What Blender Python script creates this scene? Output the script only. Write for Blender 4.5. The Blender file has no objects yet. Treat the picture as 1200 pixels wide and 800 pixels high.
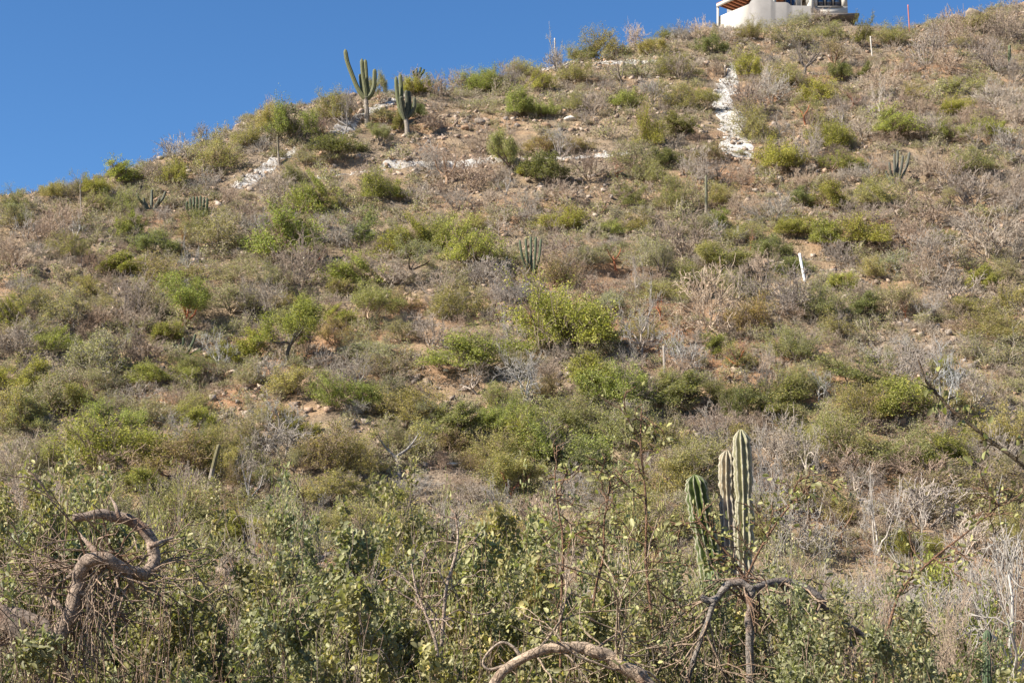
import bpy, math, random
import numpy as np
from mathutils import Vector, Matrix, Quaternion, Euler

SEED = 7
random.seed(SEED)
RNG = np.random.default_rng(SEED)
SC = bpy.context.scene
COL = SC.collection
F, CX, CY, HOR = 2000.0, 600.0, 400.0, 720.0      # focal length and principal point of the 1200 x 800 photograph
EYE = 1.7
TH = math.atan((HOR - CY) / F)
CT, ST = math.cos(TH), math.sin(TH)

# ------------------------------------------------------------------ camera model
def ray(px, py):
    u, v = (px - CX) / F, (CY - py) / F
    return u, CT - v * ST, ST + v * CT
def at(px, py, D):
    """point on the ray through a pixel at ground distance D"""
    x, y, z = ray(px, py)
    return np.array([x / y * D, D, EYE + z / y * D])
def project(p):
    x, y, z = p[0], p[1], p[2] - EYE
    d = y * CT + z * ST
    return CX + F * x / d, CY - F * (z * CT - y * ST) / d

# ------------------------------------------------------------------ noise (vectorised value noise)
def _hash(ix, iy, s):
    h = (ix.astype(np.int64) * 374761393 + iy.astype(np.int64) * 668265263 + s * 974634777) & 0x7fffffff
    h = ((h ^ (h >> 13)) * 1274126177) & 0x7fffffff
    return ((h ^ (h >> 16)) & 0xffff) / 65535.0
def vnoise(x, y, s=0):
    x = np.asarray(x, float); y = np.asarray(y, float)
    ix, iy = np.floor(x), np.floor(y)
    fx, fy = x - ix, y - iy
    fx = fx * fx * fx * (fx * (fx * 6 - 15) + 10); fy = fy * fy * fy * (fy * (fy * 6 - 15) + 10)
    a, b = _hash(ix, iy, s), _hash(ix + 1, iy, s)
    c, d = _hash(ix, iy + 1, s), _hash(ix + 1, iy + 1, s)
    return (a + (b - a) * fx + (c - a) * fy + (a - b - c + d) * fx * fy) * 2 - 1

# ------------------------------------------------------------------ terrain
M_SLOPE, Y_FOOT, W_FOOT = 0.62, 57.0, 6.0
SKY = [(-300, 300), (-150, 266), (0, 238), (60, 226), (130, 212), (200, 184), (260, 158), (320, 139), (400, 122), (480, 106), (560, 88), (620, 77),
       (700, 64), (760, 52), (840, 38), (920, 30), (1000, 31), (1060, 26), (1100, 17), (1150, 8), (1250, -15), (1400, -50), (1600, -70)]
_sa = np.array([ray(p, q)[0] / ray(p, q)[1] for p, q in SKY])
_st = np.array([ray(p, q)[2] / ray(p, q)[1] for p, q in SKY])
def base(Y):
    q = (Y - Y_FOOT) / W_FOOT
    return M_SLOPE * W_FOOT * np.where(q > 30, q, np.log1p(np.exp(np.minimum(q, 30))))
def height(X, Y):
    X = np.asarray(X, float); Y = np.asarray(Y, float)
    a = X / np.maximum(Y, 20.0)
    t = np.minimum(np.interp(a, _sa, _st), 0.43)
    yc = (M_SLOPE * Y_FOOT + EYE) / (M_SLOPE - t) + 2.0
    p = base(Y); c = M_SLOPE * (yc - Y_FOOT) - 0.05 * (Y - yc)
    k = 1.1
    z = -k * np.logaddexp(-p / k, -c / k)
    amp = 1 / (1 + np.exp(-(Y - 52) / 5))
    n = 0.75 * vnoise(X / 13, Y / 16, 1) + 0.32 * vnoise(X / 4.2, Y / 4.6, 2) + 0.16 * vnoise(X / 1.5, Y / 1.3, 3) + 0.075 * vnoise(X / 0.65, Y / 0.65, 4)
    # rock benches: short steps that follow the contour
    q = (z + 0.5 * vnoise(X / 6, Y / 9, 5)) / 1.9
    fr = q - np.floor(q)
    step = (np.clip((fr - 0.80) / 0.12, 0, 1) - fr) * 0.6
    mask = np.clip(vnoise(X / 9, Y / 7, 6) * 1.6 + 0.3, 0, 1)
    return z + amp * (n + step * mask) + (1 - amp) * 0.1 * vnoise(X / 2, Y / 2, 8)
_YS = np.concatenate([np.arange(14, 50, 0.5), np.arange(50, 190, 0.2)])
def hit(px, py, dmin=14):
    """first point of the terrain on the ray through a pixel, lowered until it meets the hill"""
    ys = _YS[_YS >= dmin]
    for k in range(60):
        x, y, z = ray(px, py)
        d = EYE + z / y * ys - height(x / y * ys, ys)
        i = np.argmax(d < 0)
        if d[i] < 0:
            D = ys[i]
            return np.array([x / y * D, D, float(height(x / y * D, D))])
        py += 2
    raise RuntimeError('no hill')
def ground(x, y): return float(height(x, y))

# ------------------------------------------------------------------ materials
def nodes(name):
    m = bpy.data.materials.new(name); m.use_nodes = True
    nt = m.node_tree; nt.nodes.clear()
    return m, nt, nt.nodes, nt.links
def N(nt, t, **kw):
    n = nt.nodes.new(t)
    for k, v in kw.items():
        if k in n.inputs: n.inputs[k].default_value = v
        else: setattr(n, k, v)
    return n
def ramp(nt, stops, fac):
    r = nt.nodes.new('ShaderNodeValToRGB'); e = r.color_ramp.elements
    while len(e) < len(stops): e.new(0.5)
    for el, (p, c) in zip(e, stops):
        el.position = p; el.color = (*c, 1) if len(c) == 3 else c
    nt.links.new(fac, r.inputs[0]); return r.outputs[0]
def mix(nt, a, b, fac, mode='MIX'):
    m = nt.nodes.new('ShaderNodeMix'); m.data_type = 'RGBA'; m.blend_type = mode
    for s, v in ((m.inputs[0], fac), (m.inputs[6], a), (m.inputs[7], b)):
        if hasattr(v, 'links'): nt.links.new(v, s)
        else: s.default_value = v if not isinstance(v, tuple) or len(v) == 4 else (*v, 1)
    return m.outputs[2]
def bump(nt, h, strength, dist, prev=None):
    b = N(nt, 'ShaderNodeBump', Strength=strength, Distance=dist)
    nt.links.new(h, b.inputs['Height'])
    if prev: nt.links.new(prev, b.inputs['Normal'])
    return b.outputs[0]
def finish(nt, color, rough=0.8, spec=0.2, normal=None, trans=0.0, tcol=None):
    p = N(nt, 'ShaderNodeBsdfPrincipled', Roughness=rough)
    p.inputs['Specular IOR Level'].default_value = spec
    if hasattr(color, 'links'): nt.links.new(color, p.inputs['Base Color'])
    else: p.inputs['Base Color'].default_value = (*color, 1)
    if normal: nt.links.new(normal, p.inputs['Normal'])
    o = N(nt, 'ShaderNodeOutputMaterial'); out = p.outputs[0]
    if trans:
        t = N(nt, 'ShaderNodeBsdfTranslucent'); s = N(nt, 'ShaderNodeMixShader', Fac=trans)
        nt.links.new(tcol or color, t.inputs[0]); nt.links.new(out, s.inputs[1]); nt.links.new(t.outputs[0], s.inputs[2]); out = s.outputs[0]
    nt.links.new(out, o.inputs[0])
def noise_tex(nt, scale, detail=4, rough=0.6, coord=None, kind='Object'):
    c = coord or N(nt, 'ShaderNodeTexCoord').outputs[kind]
    n = N(nt, 'ShaderNodeTexNoise', Scale=scale, Detail=detail, Roughness=rough)
    nt.links.new(c, n.inputs['Vector']); return n.outputs[0]

def mat_leaf(name, rough=0.55, spec=0.3, trans=0.28, lo=0.55, hi=1.45):
    m, nt, ns, ls = nodes(name)
    oi = N(nt, 'ShaderNodeObjectInfo'); g = N(nt, 'ShaderNodeNewGeometry')
    v = ramp(nt, [(0, (lo, lo * 0.97, lo)), (0.6, (1, 1, 0.95)), (0.93, (hi, hi * 0.98, hi * 0.8)), (1, (hi * 1.25, hi * 1.0, hi * 0.7))], g.outputs['Random Per Island'])
    c = mix(nt, oi.outputs['Color'], v, 1.0, 'MULTIPLY')
    finish(nt, c, rough, spec, None, trans, mix(nt, c, (1.0, 1.15, 0.5, 1), 1.0, 'MULTIPLY'))
    return m
def mat_bark(name, scale=6):
    m, nt, ns, ls = nodes(name)
    oi = N(nt, 'ShaderNodeObjectInfo')
    n = noise_tex(nt, scale, 5, 0.65)
    v = ramp(nt, [(0.25, (0.55, 0.53, 0.52)), (0.5, (0.95, 0.95, 0.95)), (0.75, (1.35, 1.32, 1.28))], n)
    c = mix(nt, oi.outputs['Color'], v, 1.0, 'MULTIPLY')
    finish(nt, c, 0.85, 0.15, bump(nt, n, 0.6, 0.02))
    return m
LEAF = mat_leaf('shrub leaves', 0.65, 0.15, 0.42, 0.5, 1.42)
NEARLEAF = mat_leaf('broad leaves', 0.5, 0.3, 0.34, 0.55, 1.22)
BARK = mat_bark('bark and twigs')

def mat_near_bark():
    m, nt, ns, ls = nodes('peeling bark')
    oi = N(nt, 'ShaderNodeObjectInfo')
    co = N(nt, 'ShaderNodeTexCoord').outputs['Object']
    n1 = noise_tex(nt, 22, 7, 0.75, co); n2 = noise_tex(nt, 70, 5, 0.75, co); n3 = noise_tex(nt, 5, 3, 0.6, co)
    v = ramp(nt, [(0.3, (0.42, 0.4, 0.4)), (0.48, (0.85, 0.83, 0.82)), (0.62, (1.15, 1.1, 1.05)), (0.8, (1.55, 1.5, 1.42))], n1)
    c = mix(nt, oi.outputs['Color'], v, 1.0, 'MULTIPLY')
    vo = N(nt, 'ShaderNodeTexVoronoi', Scale=38.0, feature='DISTANCE_TO_EDGE'); wp = N(nt, 'ShaderNodeVectorMath', operation='ADD'); ws = N(nt, 'ShaderNodeTexNoise', Scale=16.0); ls.new(co, ws.inputs['Vector']); wm = N(nt, 'ShaderNodeVectorMath', operation='SCALE', Scale=0.09); ls.new(ws.outputs['Color'], wm.inputs[0]); ls.new(co, wp.inputs[0]); ls.new(wm.outputs[0], wp.inputs[1]); ls.new(wp.outputs[0], vo.inputs['Vector'])
    crack = ramp(nt, [(0.0, (0.38, 0.36, 0.35)), (0.05, (0.75, 0.74, 0.73)), (0.14, (1, 1, 1))], vo.outputs['Distance'])
    c = mix(nt, c, crack, 0.8, 'MULTIPLY')
    c = mix(nt, c, (0.16, 0.075, 0.04, 1), ramp(nt, [(0.55, (0, 0, 0)), (0.68, (0.7, 0.7, 0.7))], n3))
    finish(nt, c, 0.8, 0.2, bump(nt, n2, 0.6, 0.006, bump(nt, n1, 0.8, 0.012, bump(nt, crack, 0.7, 0.008))))
    return m
NBARK = mat_near_bark()

def mat_soil():
    m, nt, ns, ls = nodes('stony soil')
    co = N(nt, 'ShaderNodeTexCoord').outputs['Object']
    big = noise_tex(nt, 0.11, 5, 0.6, co); mid = noise_tex(nt, 0.8, 6, 0.7, co); fine = noise_tex(nt, 7, 6, 0.75, co)
    c = ramp(nt, [(0.25, (0.15, 0.115, 0.085)), (0.45, (0.26, 0.192, 0.125)), (0.6, (0.34, 0.245, 0.152)), (0.78, (0.41, 0.315, 0.215))], mid)
    c = mix(nt, c, (0.35, 0.185, 0.10, 1), ramp(nt, [(0.49, (0, 0, 0)), (0.68, (0.75, 0.75, 0.75))], big))
    c = mix(nt, c, (0.26, 0.215, 0.175, 1), ramp(nt, [(0.3, (0.7, 0.7, 0.7)), (0.47, (0, 0, 0))], big))
    c = mix(nt, c, ramp(nt, [(0.3, (0.55, 0.53, 0.52)), (0.5, (0.97, 0.97, 0.97)), (0.72, (1.4, 1.38, 1.35))], fine), 1.0, 'MULTIPLY')
    vo = N(nt, 'ShaderNodeTexVoronoi', Scale=5.5); ls.new(co, vo.inputs['Vector'])
    peb = ramp(nt, [(0.1, (1, 1, 1)), (0.32, (0, 0, 0))], vo.outputs['Distance'])
    sel = ramp(nt, [(0.60, (0, 0, 0)), (0.66, (1, 1, 1))], noise_tex(nt, 2.6, 3, 0.5, co))
    pm = mix(nt, peb, sel, 1.0, 'MULTIPLY')
    c = mix(nt, c, (0.40, 0.33, 0.27, 1), pm)
    nb = bump(nt, fine, 0.9, 0.12, bump(nt, mid, 0.8, 0.35)); nb = bump(nt, pm, 0.7, 0.06, nb)
    finish(nt, c, 0.95, 0.1, nb)
    return m
SOIL = mat_soil()
def mat_rock(name, cols, scale=3):
    m, nt, ns, ls = nodes(name)
    g = N(nt, 'ShaderNodeNewGeometry'); co = N(nt, 'ShaderNodeTexCoord').outputs['Object']
    c = ramp(nt, [(i / (len(cols) - 1), k) for i, k in enumerate(cols)], g.outputs['Random Per Island'])
    n = noise_tex(nt, scale, 6, 0.7, co)
    c = mix(nt, c, ramp(nt, [(0.3, (0.65, 0.64, 0.63)), (0.7, (1.25, 1.23, 1.2))], n), 1.0, 'MULTIPLY')
    finish(nt, c, 0.92, 0.15, bump(nt, n, 0.6, 0.08))
    return m
ROCK = mat_rock('stones', [(0.22, 0.165, 0.125), (0.30, 0.23, 0.175), (0.36, 0.24, 0.16), (0.40, 0.33, 0.27), (0.20, 0.17, 0.15)])
def mat_gravel(name='white crushed stone', lift=0.0):
    m, nt, ns, ls = nodes(name)
    co = N(nt, 'ShaderNodeTexCoord').outputs['Object']
    n = noise_tex(nt, 1.6, 7, 0.8, co); f = noise_tex(nt, 14, 5, 0.75, co); d = noise_tex(nt, 3.1, 5, 0.7, co)
    c = ramp(nt, [(0.34 - lift, (0.30, 0.235, 0.17)), (0.43 - lift, (0.42, 0.38, 0.33)), (0.52, (0.53, 0.50, 0.46)), (0.7, (0.62, 0.60, 0.57))], n)
    c = mix(nt, c, (0.27, 0.20, 0.145, 1), ramp(nt, [(0.52 + lift, (0, 0, 0)), (0.6 + lift, (0.9, 0.9, 0.9))], d))
    c = mix(nt, c, ramp(nt, [(0.32, (0.6, 0.59, 0.57)), (0.6, (1.05, 1.05, 1.05))], f), 1.0, 'MULTIPLY')
    finish(nt, c, 0.9, 0.15, bump(nt, f, 0.5, 0.05, bump(nt, n, 0.4, 0.1)))
    return m
GRAVEL = mat_gravel(); GRAVEL2 = mat_gravel('clean white crushed stone', 0.09)
WROCK = mat_rock('white stones', [(0.36, 0.31, 0.26), (0.56, 0.53, 0.49), (0.45, 0.41, 0.36), (0.62, 0.6, 0.56)])
def mat_plain(name, col, rough=0.7, spec=0.25, scale=3, var=0.15, b=0.15):
    m, nt, ns, ls = nodes(name)
    n = noise_tex(nt, scale, 6, 0.65)
    lo, hi = 1 - var, 1 + var
    c = mix(nt, (*col, 1), ramp(nt, [(0.3, (lo,) * 3), (0.7, (hi,) * 3)], n), 1.0, 'MULTIPLY')
    finish(nt, c, rough, spec, bump(nt, n, b, 0.02)); return m
def mat_cactus(name='ribbed cactus skin', e0=0.80, e1=0.97, pale=1.0):
    """skin colour from the object, pale spine line on the rib crests (attribute rib), corky base (attribute cork)"""
    m, nt, ns, ls = nodes(name)
    oi = N(nt, 'ShaderNodeObjectInfo'); a = N(nt, 'ShaderNodeAttribute', attribute_name='rib'); k = N(nt, 'ShaderNodeAttribute', attribute_name='cork')
    n = noise_tex(nt, 9, 5, 0.7); n2 = noise_tex(nt, 40, 3, 0.6); n3 = noise_tex(nt, 3.5, 4, 0.6)
    skin = mix(nt, oi.outputs['Color'], ramp(nt, [(0.3, (0.65, 0.7, 0.7)), (0.7, (1.3, 1.25, 1.1))], n), 1.0, 'MULTIPLY')
    cork = ramp(nt, [(0.3, (0.12, 0.10, 0.08)), (0.5, (0.23, 0.19, 0.15)), (0.7, (0.34, 0.29, 0.235))], n)
    kk = N(nt, 'ShaderNodeMath', operation='ADD'); ls.new(k.outputs['Fac'], kk.inputs[0]); ls.new(n3, kk.inputs[1])
    c = mix(nt, skin, cork, ramp(nt, [(0.72, (0, 0, 0)), (0.95, (1, 1, 1))], kk.outputs[0]))
    sp = ramp(nt, [(0.35, (0.20, 0.175, 0.13)), (0.6, (0.44, 0.40, 0.30))], n2)
    c = mix(nt, c, sp, ramp(nt, [(e0, (0, 0, 0)), (e1, (0.85, 0.85, 0.85))], a.outputs['Fac']))
    finish(nt, c, 0.65, 0.25, bump(nt, n2, 0.35, 0.01)); return m
CACTUS = mat_cactus(); NCACTUS = mat_cactus('near ribbed cactus skin', 0.6, 0.92); GCACTUS = mat_cactus('young ribbed cactus skin', 0.76, 0.97)

# ------------------------------------------------------------------ mesh building
def mesh_from(name, V, faces, mat, smooth=False, attrs=None):
    """faces: list of (n,k) index arrays"""
    me = bpy.data.meshes.new(name)
    V = np.asarray(V, np.float32)
    loops = np.concatenate([f.ravel() for f in faces]).astype(np.int32)
    tot = np.concatenate([np.full(len(f), f.shape[1]) for f in faces]).astype(np.int32)
    start = np.concatenate([[0], np.cumsum(tot)[:-1]]).astype(np.int32)
    me.vertices.add(len(V)); me.vertices.foreach_set('co', V.ravel())
    me.loops.add(len(loops)); me.loops.foreach_set('vertex_index', loops)
    me.polygons.add(len(tot)); me.polygons.foreach_set('loop_start', start); me.polygons.foreach_set('loop_total', tot)
    if smooth: me.polygons.foreach_set('use_smooth', np.ones(len(tot), bool))
    for k, v in (attrs or {}).items():
        at_ = me.attributes.new(k, 'FLOAT', 'POINT'); at_.data.foreach_set('value', np.asarray(v, np.float32))
    me.update(calc_edges=True); me.materials.append(mat)
    return me
def unit(v): return v / (np.linalg.norm(v, axis=-1, keepdims=True) + 1e-9)
def tubes(lines, sides):
    """lines: list of (pts n x 3, radii n); returns V, quads"""
    VV, FF, off = [], [], 0
    by = {}
    for p, r in lines: by.setdefault(len(p), []).append((p, r))
    for n, L in by.items():
        P = np.array([p for p, r in L]); R = np.array([r for p, r in L])
        T = np.empty_like(P); T[:, 1:-1] = P[:, 2:] - P[:, :-2]; T[:, 0] = P[:, 1] - P[:, 0]; T[:, -1] = P[:, -1] - P[:, -2]
        T = unit(T)
        ref = np.where(np.abs(T[:, :1, 2:3]) > 0.9, np.array([[[1., 0, 0]]]), np.array([[[0., 0, 1]]]))
        A = unit(np.cross(T, np.broadcast_to(ref, T.shape))); B = np.cross(T, A)
        ang = np.arange(sides) / sides * 2 * np.pi
        V = P[:, :, None] + R[:, :, None, None] * (A[:, :, None] * np.cos(ang)[:, None] + B[:, :, None] * np.sin(ang)[:, None])
        m = len(L)
        idx = (np.arange(m * n * sides) + off).reshape(m, n, sides)
        a = idx[:, :-1]; b = np.roll(idx, -1, 2)[:, :-1]; c = np.roll(idx, -1, 2)[:, 1:]; d = idx[:, 1:]
        FF.append(np.stack([a, b, c, d], -1).reshape(-1, 4)); VV.append(V.reshape(-1, 3)); off += m * n * sides
    return np.concatenate(VV), np.concatenate(FF)
def rdir(rng, n=None):
    v = rng.normal(size=(n, 3) if n else 3); return unit(v)
def branch(rng, p0, d, L, r0, r1, n=5, wander=0.25, up=0.0):
    pts = [np.array(p0, float)]; d = unit(np.array(d, float))
    for i in range(n - 1):
        d = unit(d + rng.normal(size=3) * wander + np.array([0, 0, up]))
        pts.append(pts[-1] + d * L / (n - 1))
    return np.array(pts), np.linspace(r0, r1, n)
def grow(rng, p0, d, L, r, kids, ratio, spread, out, tips, lvl=0, wander=0.22, up=0.05, tmin=0.3, rr=0.6):
    pts, rad = branch(rng, p0, d, L, r, r * 0.55, 6 if lvl == 0 else 4, wander, up)
    out[min(lvl, 2)].append((pts, rad))
    if lvl >= len(kids): tips.append(pts); return
    for k in range(kids[lvl]):
        t = tmin + (1 - tmin) * (k + rng.random()) / kids[lvl]
        i = min(int(t * (len(pts) - 1)), len(pts) - 2); f = t * (len(pts) - 1) - i
        q = pts[i] * (1 - f) + pts[i + 1] * f
        dd = unit(unit(pts[i + 1] - pts[i]) + rdir(rng) * spread)
        grow(rng, q, dd, L * ratio * rng.uniform(0.7, 1.25), max(rad[i] * rr, 0.003), kids, ratio, spread, out, tips, lvl + 1, wander, up, tmin, rr)
def leaves(rng, P, size, aspect=0.5, upbias=0.4, fold=False, along=None, jit=0.35):
    """P: leaf positions; rhombic or folded leaves, one island each"""
    n = len(P)
    nrm = unit(rdir(rng, n) + np.array([0, 0, upbias]))
    ax = rdir(rng, n) if along is None else unit(along + rdir(rng, n) * 0.7)
    ax = unit(ax - nrm * np.sum(ax * nrm, 1, keepdims=True)); bx = np.cross(nrm, ax)
    s = size * rng.uniform(1 - jit, 1 + jit, (n, 1)); w = s * aspect
    if not fold:
        V = np.stack([P, P + ax * s * 0.5 + bx * w * 0.5, P + ax * s, P + ax * s * 0.5 - bx * w * 0.5], 1)
        V[:, 1] += nrm * s * 0.08; V[:, 3] += nrm * s * 0.08
        return V.reshape(-1, 3), np.arange(4 * n).reshape(n, 4)
    V = np.stack([P, P + ax * s * 0.35 + bx * w * 0.46 + nrm * w * 0.2, P + ax * s * 0.75 + bx * w * 0.40 + nrm * w * 0.14, P + ax * s - nrm * s * 0.1,
                  P + ax * s * 0.75 - bx * w * 0.40 + nrm * w * 0.14, P + ax * s * 0.35 - bx * w * 0.46 + nrm * w * 0.2, P + ax * s * 0.55], 1)
    i = np.arange(n)[:, None] * 7
    f = np.concatenate([i + np.array([[0, 6, 2, 1]]), i + np.array([[0, 5, 4, 6]])]); g = np.concatenate([i + np.array([[6, 3, 2]]), i + np.array([[6, 4, 3]])])
    return V.reshape(-1, 3), (f, g)
def along_tips(rng, tips, n, jitter):
    i = rng.integers(0, len(tips), n); t = rng.random(n) ** 0.7
    L = np.array([[x[0], x[-1]] for x in tips])
    P = L[i, 0] + (L[i, 1] - L[i, 0]) * t[:, None]
    return P + rng.normal(size=(n, 3)) * jitter, unit(L[i, 1] - L[i, 0])

# ------------------------------------------------------------------ object helpers
def link(name, data, parent=None, color=None):
    o = bpy.data.objects.new(name, data); COL.objects.link(o)
    if parent is not None: o.parent = parent
    if color is not None: o.color = (*color, 1)
    return o
def tag(o, label=None, cat=None, group=None, kind=None):
    for k, v in (('label', label), ('category', cat), ('group', group), ('kind', kind)):
        if v: o[k] = v
    return o
def place(o, p, rz=0.0, s=(1, 1, 1), tilt=0.0, lean=0.0):
    q = Quaternion((1, 0, 0), tilt) @ Quaternion((0, 1, 0), lean) @ Quaternion((0, 0, 1), rz)
    o.rotation_mode = 'QUATERNION'; o.location = Vector(p); o.rotation_quaternion = q; o.scale = s
ORD = ['nearest', 'second nearest', 'third nearest', 'fourth nearest', 'fifth nearest', 'sixth nearest', 'seventh nearest', 'eighth nearest', 'ninth nearest', 'tenth nearest',
       'eleventh nearest', 'twelfth nearest', 'thirteenth nearest', 'fourteenth nearest', 'fifteenth nearest', 'sixteenth nearest', 'seventeenth nearest', 'eighteenth nearest',
       'nineteenth nearest', 'twentieth nearest']
LAND = []      # landmarks for the labels: (name, px, py)
PEND = []      # things waiting for a label: (object, look, px, py)
def landmark(name, px, py): LAND.append((name, px, py))
# ------------------------------------------------------------------ plant prototypes
def norm_skel(out, tips, w0, h0, pr=97, pz=98):
    P = np.concatenate([p for L in out for p, r in L])
    c = np.array([0, 0, 0.])
    rad = np.percentile(np.hypot(P[:, 0], P[:, 1]), pr); top = np.percentile(P[:, 2], pz)
    s = np.array([w0 / 2 / rad, w0 / 2 / rad, h0 / top])
    f = lambda p: (p - c) * s
    return [[(f(p), r) for p, r in L] for L in out], [f(p) for p in tips]
def skel_shrub(rng, nstem, kids, ratio=0.62, spread=0.75, elev=(0.35, 1.3), wander=0.22, up=0.05, tmin=0.3):
    out, tips = [[], [], []], []
    for k in range(nstem):
        az = 2 * math.pi * (k + rng.random() * 0.8) / nstem; el = rng.uniform(*elev)
        d = np.array([math.cos(az) * math.cos(el), math.sin(az) * math.cos(el), math.sin(el)])
        grow(rng, np.array([math.cos(az) * 0.06, math.sin(az) * 0.06, -0.12]), d, rng.uniform(0.75, 1.15), 0.02, kids, ratio, spread, out, tips, 0, wander, up, tmin)
    return out, tips
def skel_tree(rng, nlimb, kids, th=0.32, el=(0.25, 0.9), spread=0.8, wander=0.34, lean=0.15, up=0.02):
    out, tips = [[], [], []], []
    d = unit(np.array([rng.normal() * lean, rng.normal() * lean, 1]))
    tp, tr = branch(rng, (0, 0, -0.08), d, th + 0.08, 0.1, 0.075, 6, 0.16)
    out[0].append((tp, tr))
    for k in range(nlimb):
        az = 2 * math.pi * (k + rng.random() * 0.7) / nlimb; e = rng.uniform(*el)
        dd = np.array([math.cos(az) * math.cos(e), math.sin(az) * math.cos(e), math.sin(e)])
        grow(rng, tp[-1] - d * 0.02 * k, dd, rng.uniform(0.6, 0.9), 0.06, kids, 0.58, spread, out, tips, 0, wander, up, 0.35, 0.55)
    return out, tips
def radscale(out, k0, k1, k2, mn=0.004):
    return [[(p, np.maximum(r * k, mn)) for p, r in L] for L, k in zip(out, (k0, k1, k2))]
def stem_mesh(name, out, mat=None, sides=(5, 3, 3)):
    Vs, Fs, off = [], [], 0
    for L, s in zip(out, sides):
        if not L: continue
        V, Fq = tubes(L, s); Vs.append(V); Fs.append(Fq + off); off += len(V)
    return mesh_from(name, np.concatenate(Vs), [np.concatenate(Fs)], mat or BARK, True)
def leaf_mesh(name, rng, tips, n, size, jitter, aspect=0.6, up=0.8, mat=None, hmin=0.16, fold=False, cl=0.0):
    n = int(n)
    P, A = along_tips(rng, tips, int(n * 1.7), jitter)
    if cl:   # thin the foliage out in patches so that gaps stay open
        k = vnoise(P[:, 0] * 3.1 + P[:, 2] * 2.4, P[:, 1] * 3.1 - P[:, 2] * 1.9, int(rng.integers(1000)))
        P, A = P[k > -cl], A[k > -cl]
    ok = P[:, 2] > hmin; P, A = P[ok][:n], A[ok][:n]
    V, f = leaves(rng, P, size, aspect, up, fold, A)
    return mesh_from(name, V, list(f) if fold else [f], mat or LEAF)

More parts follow.
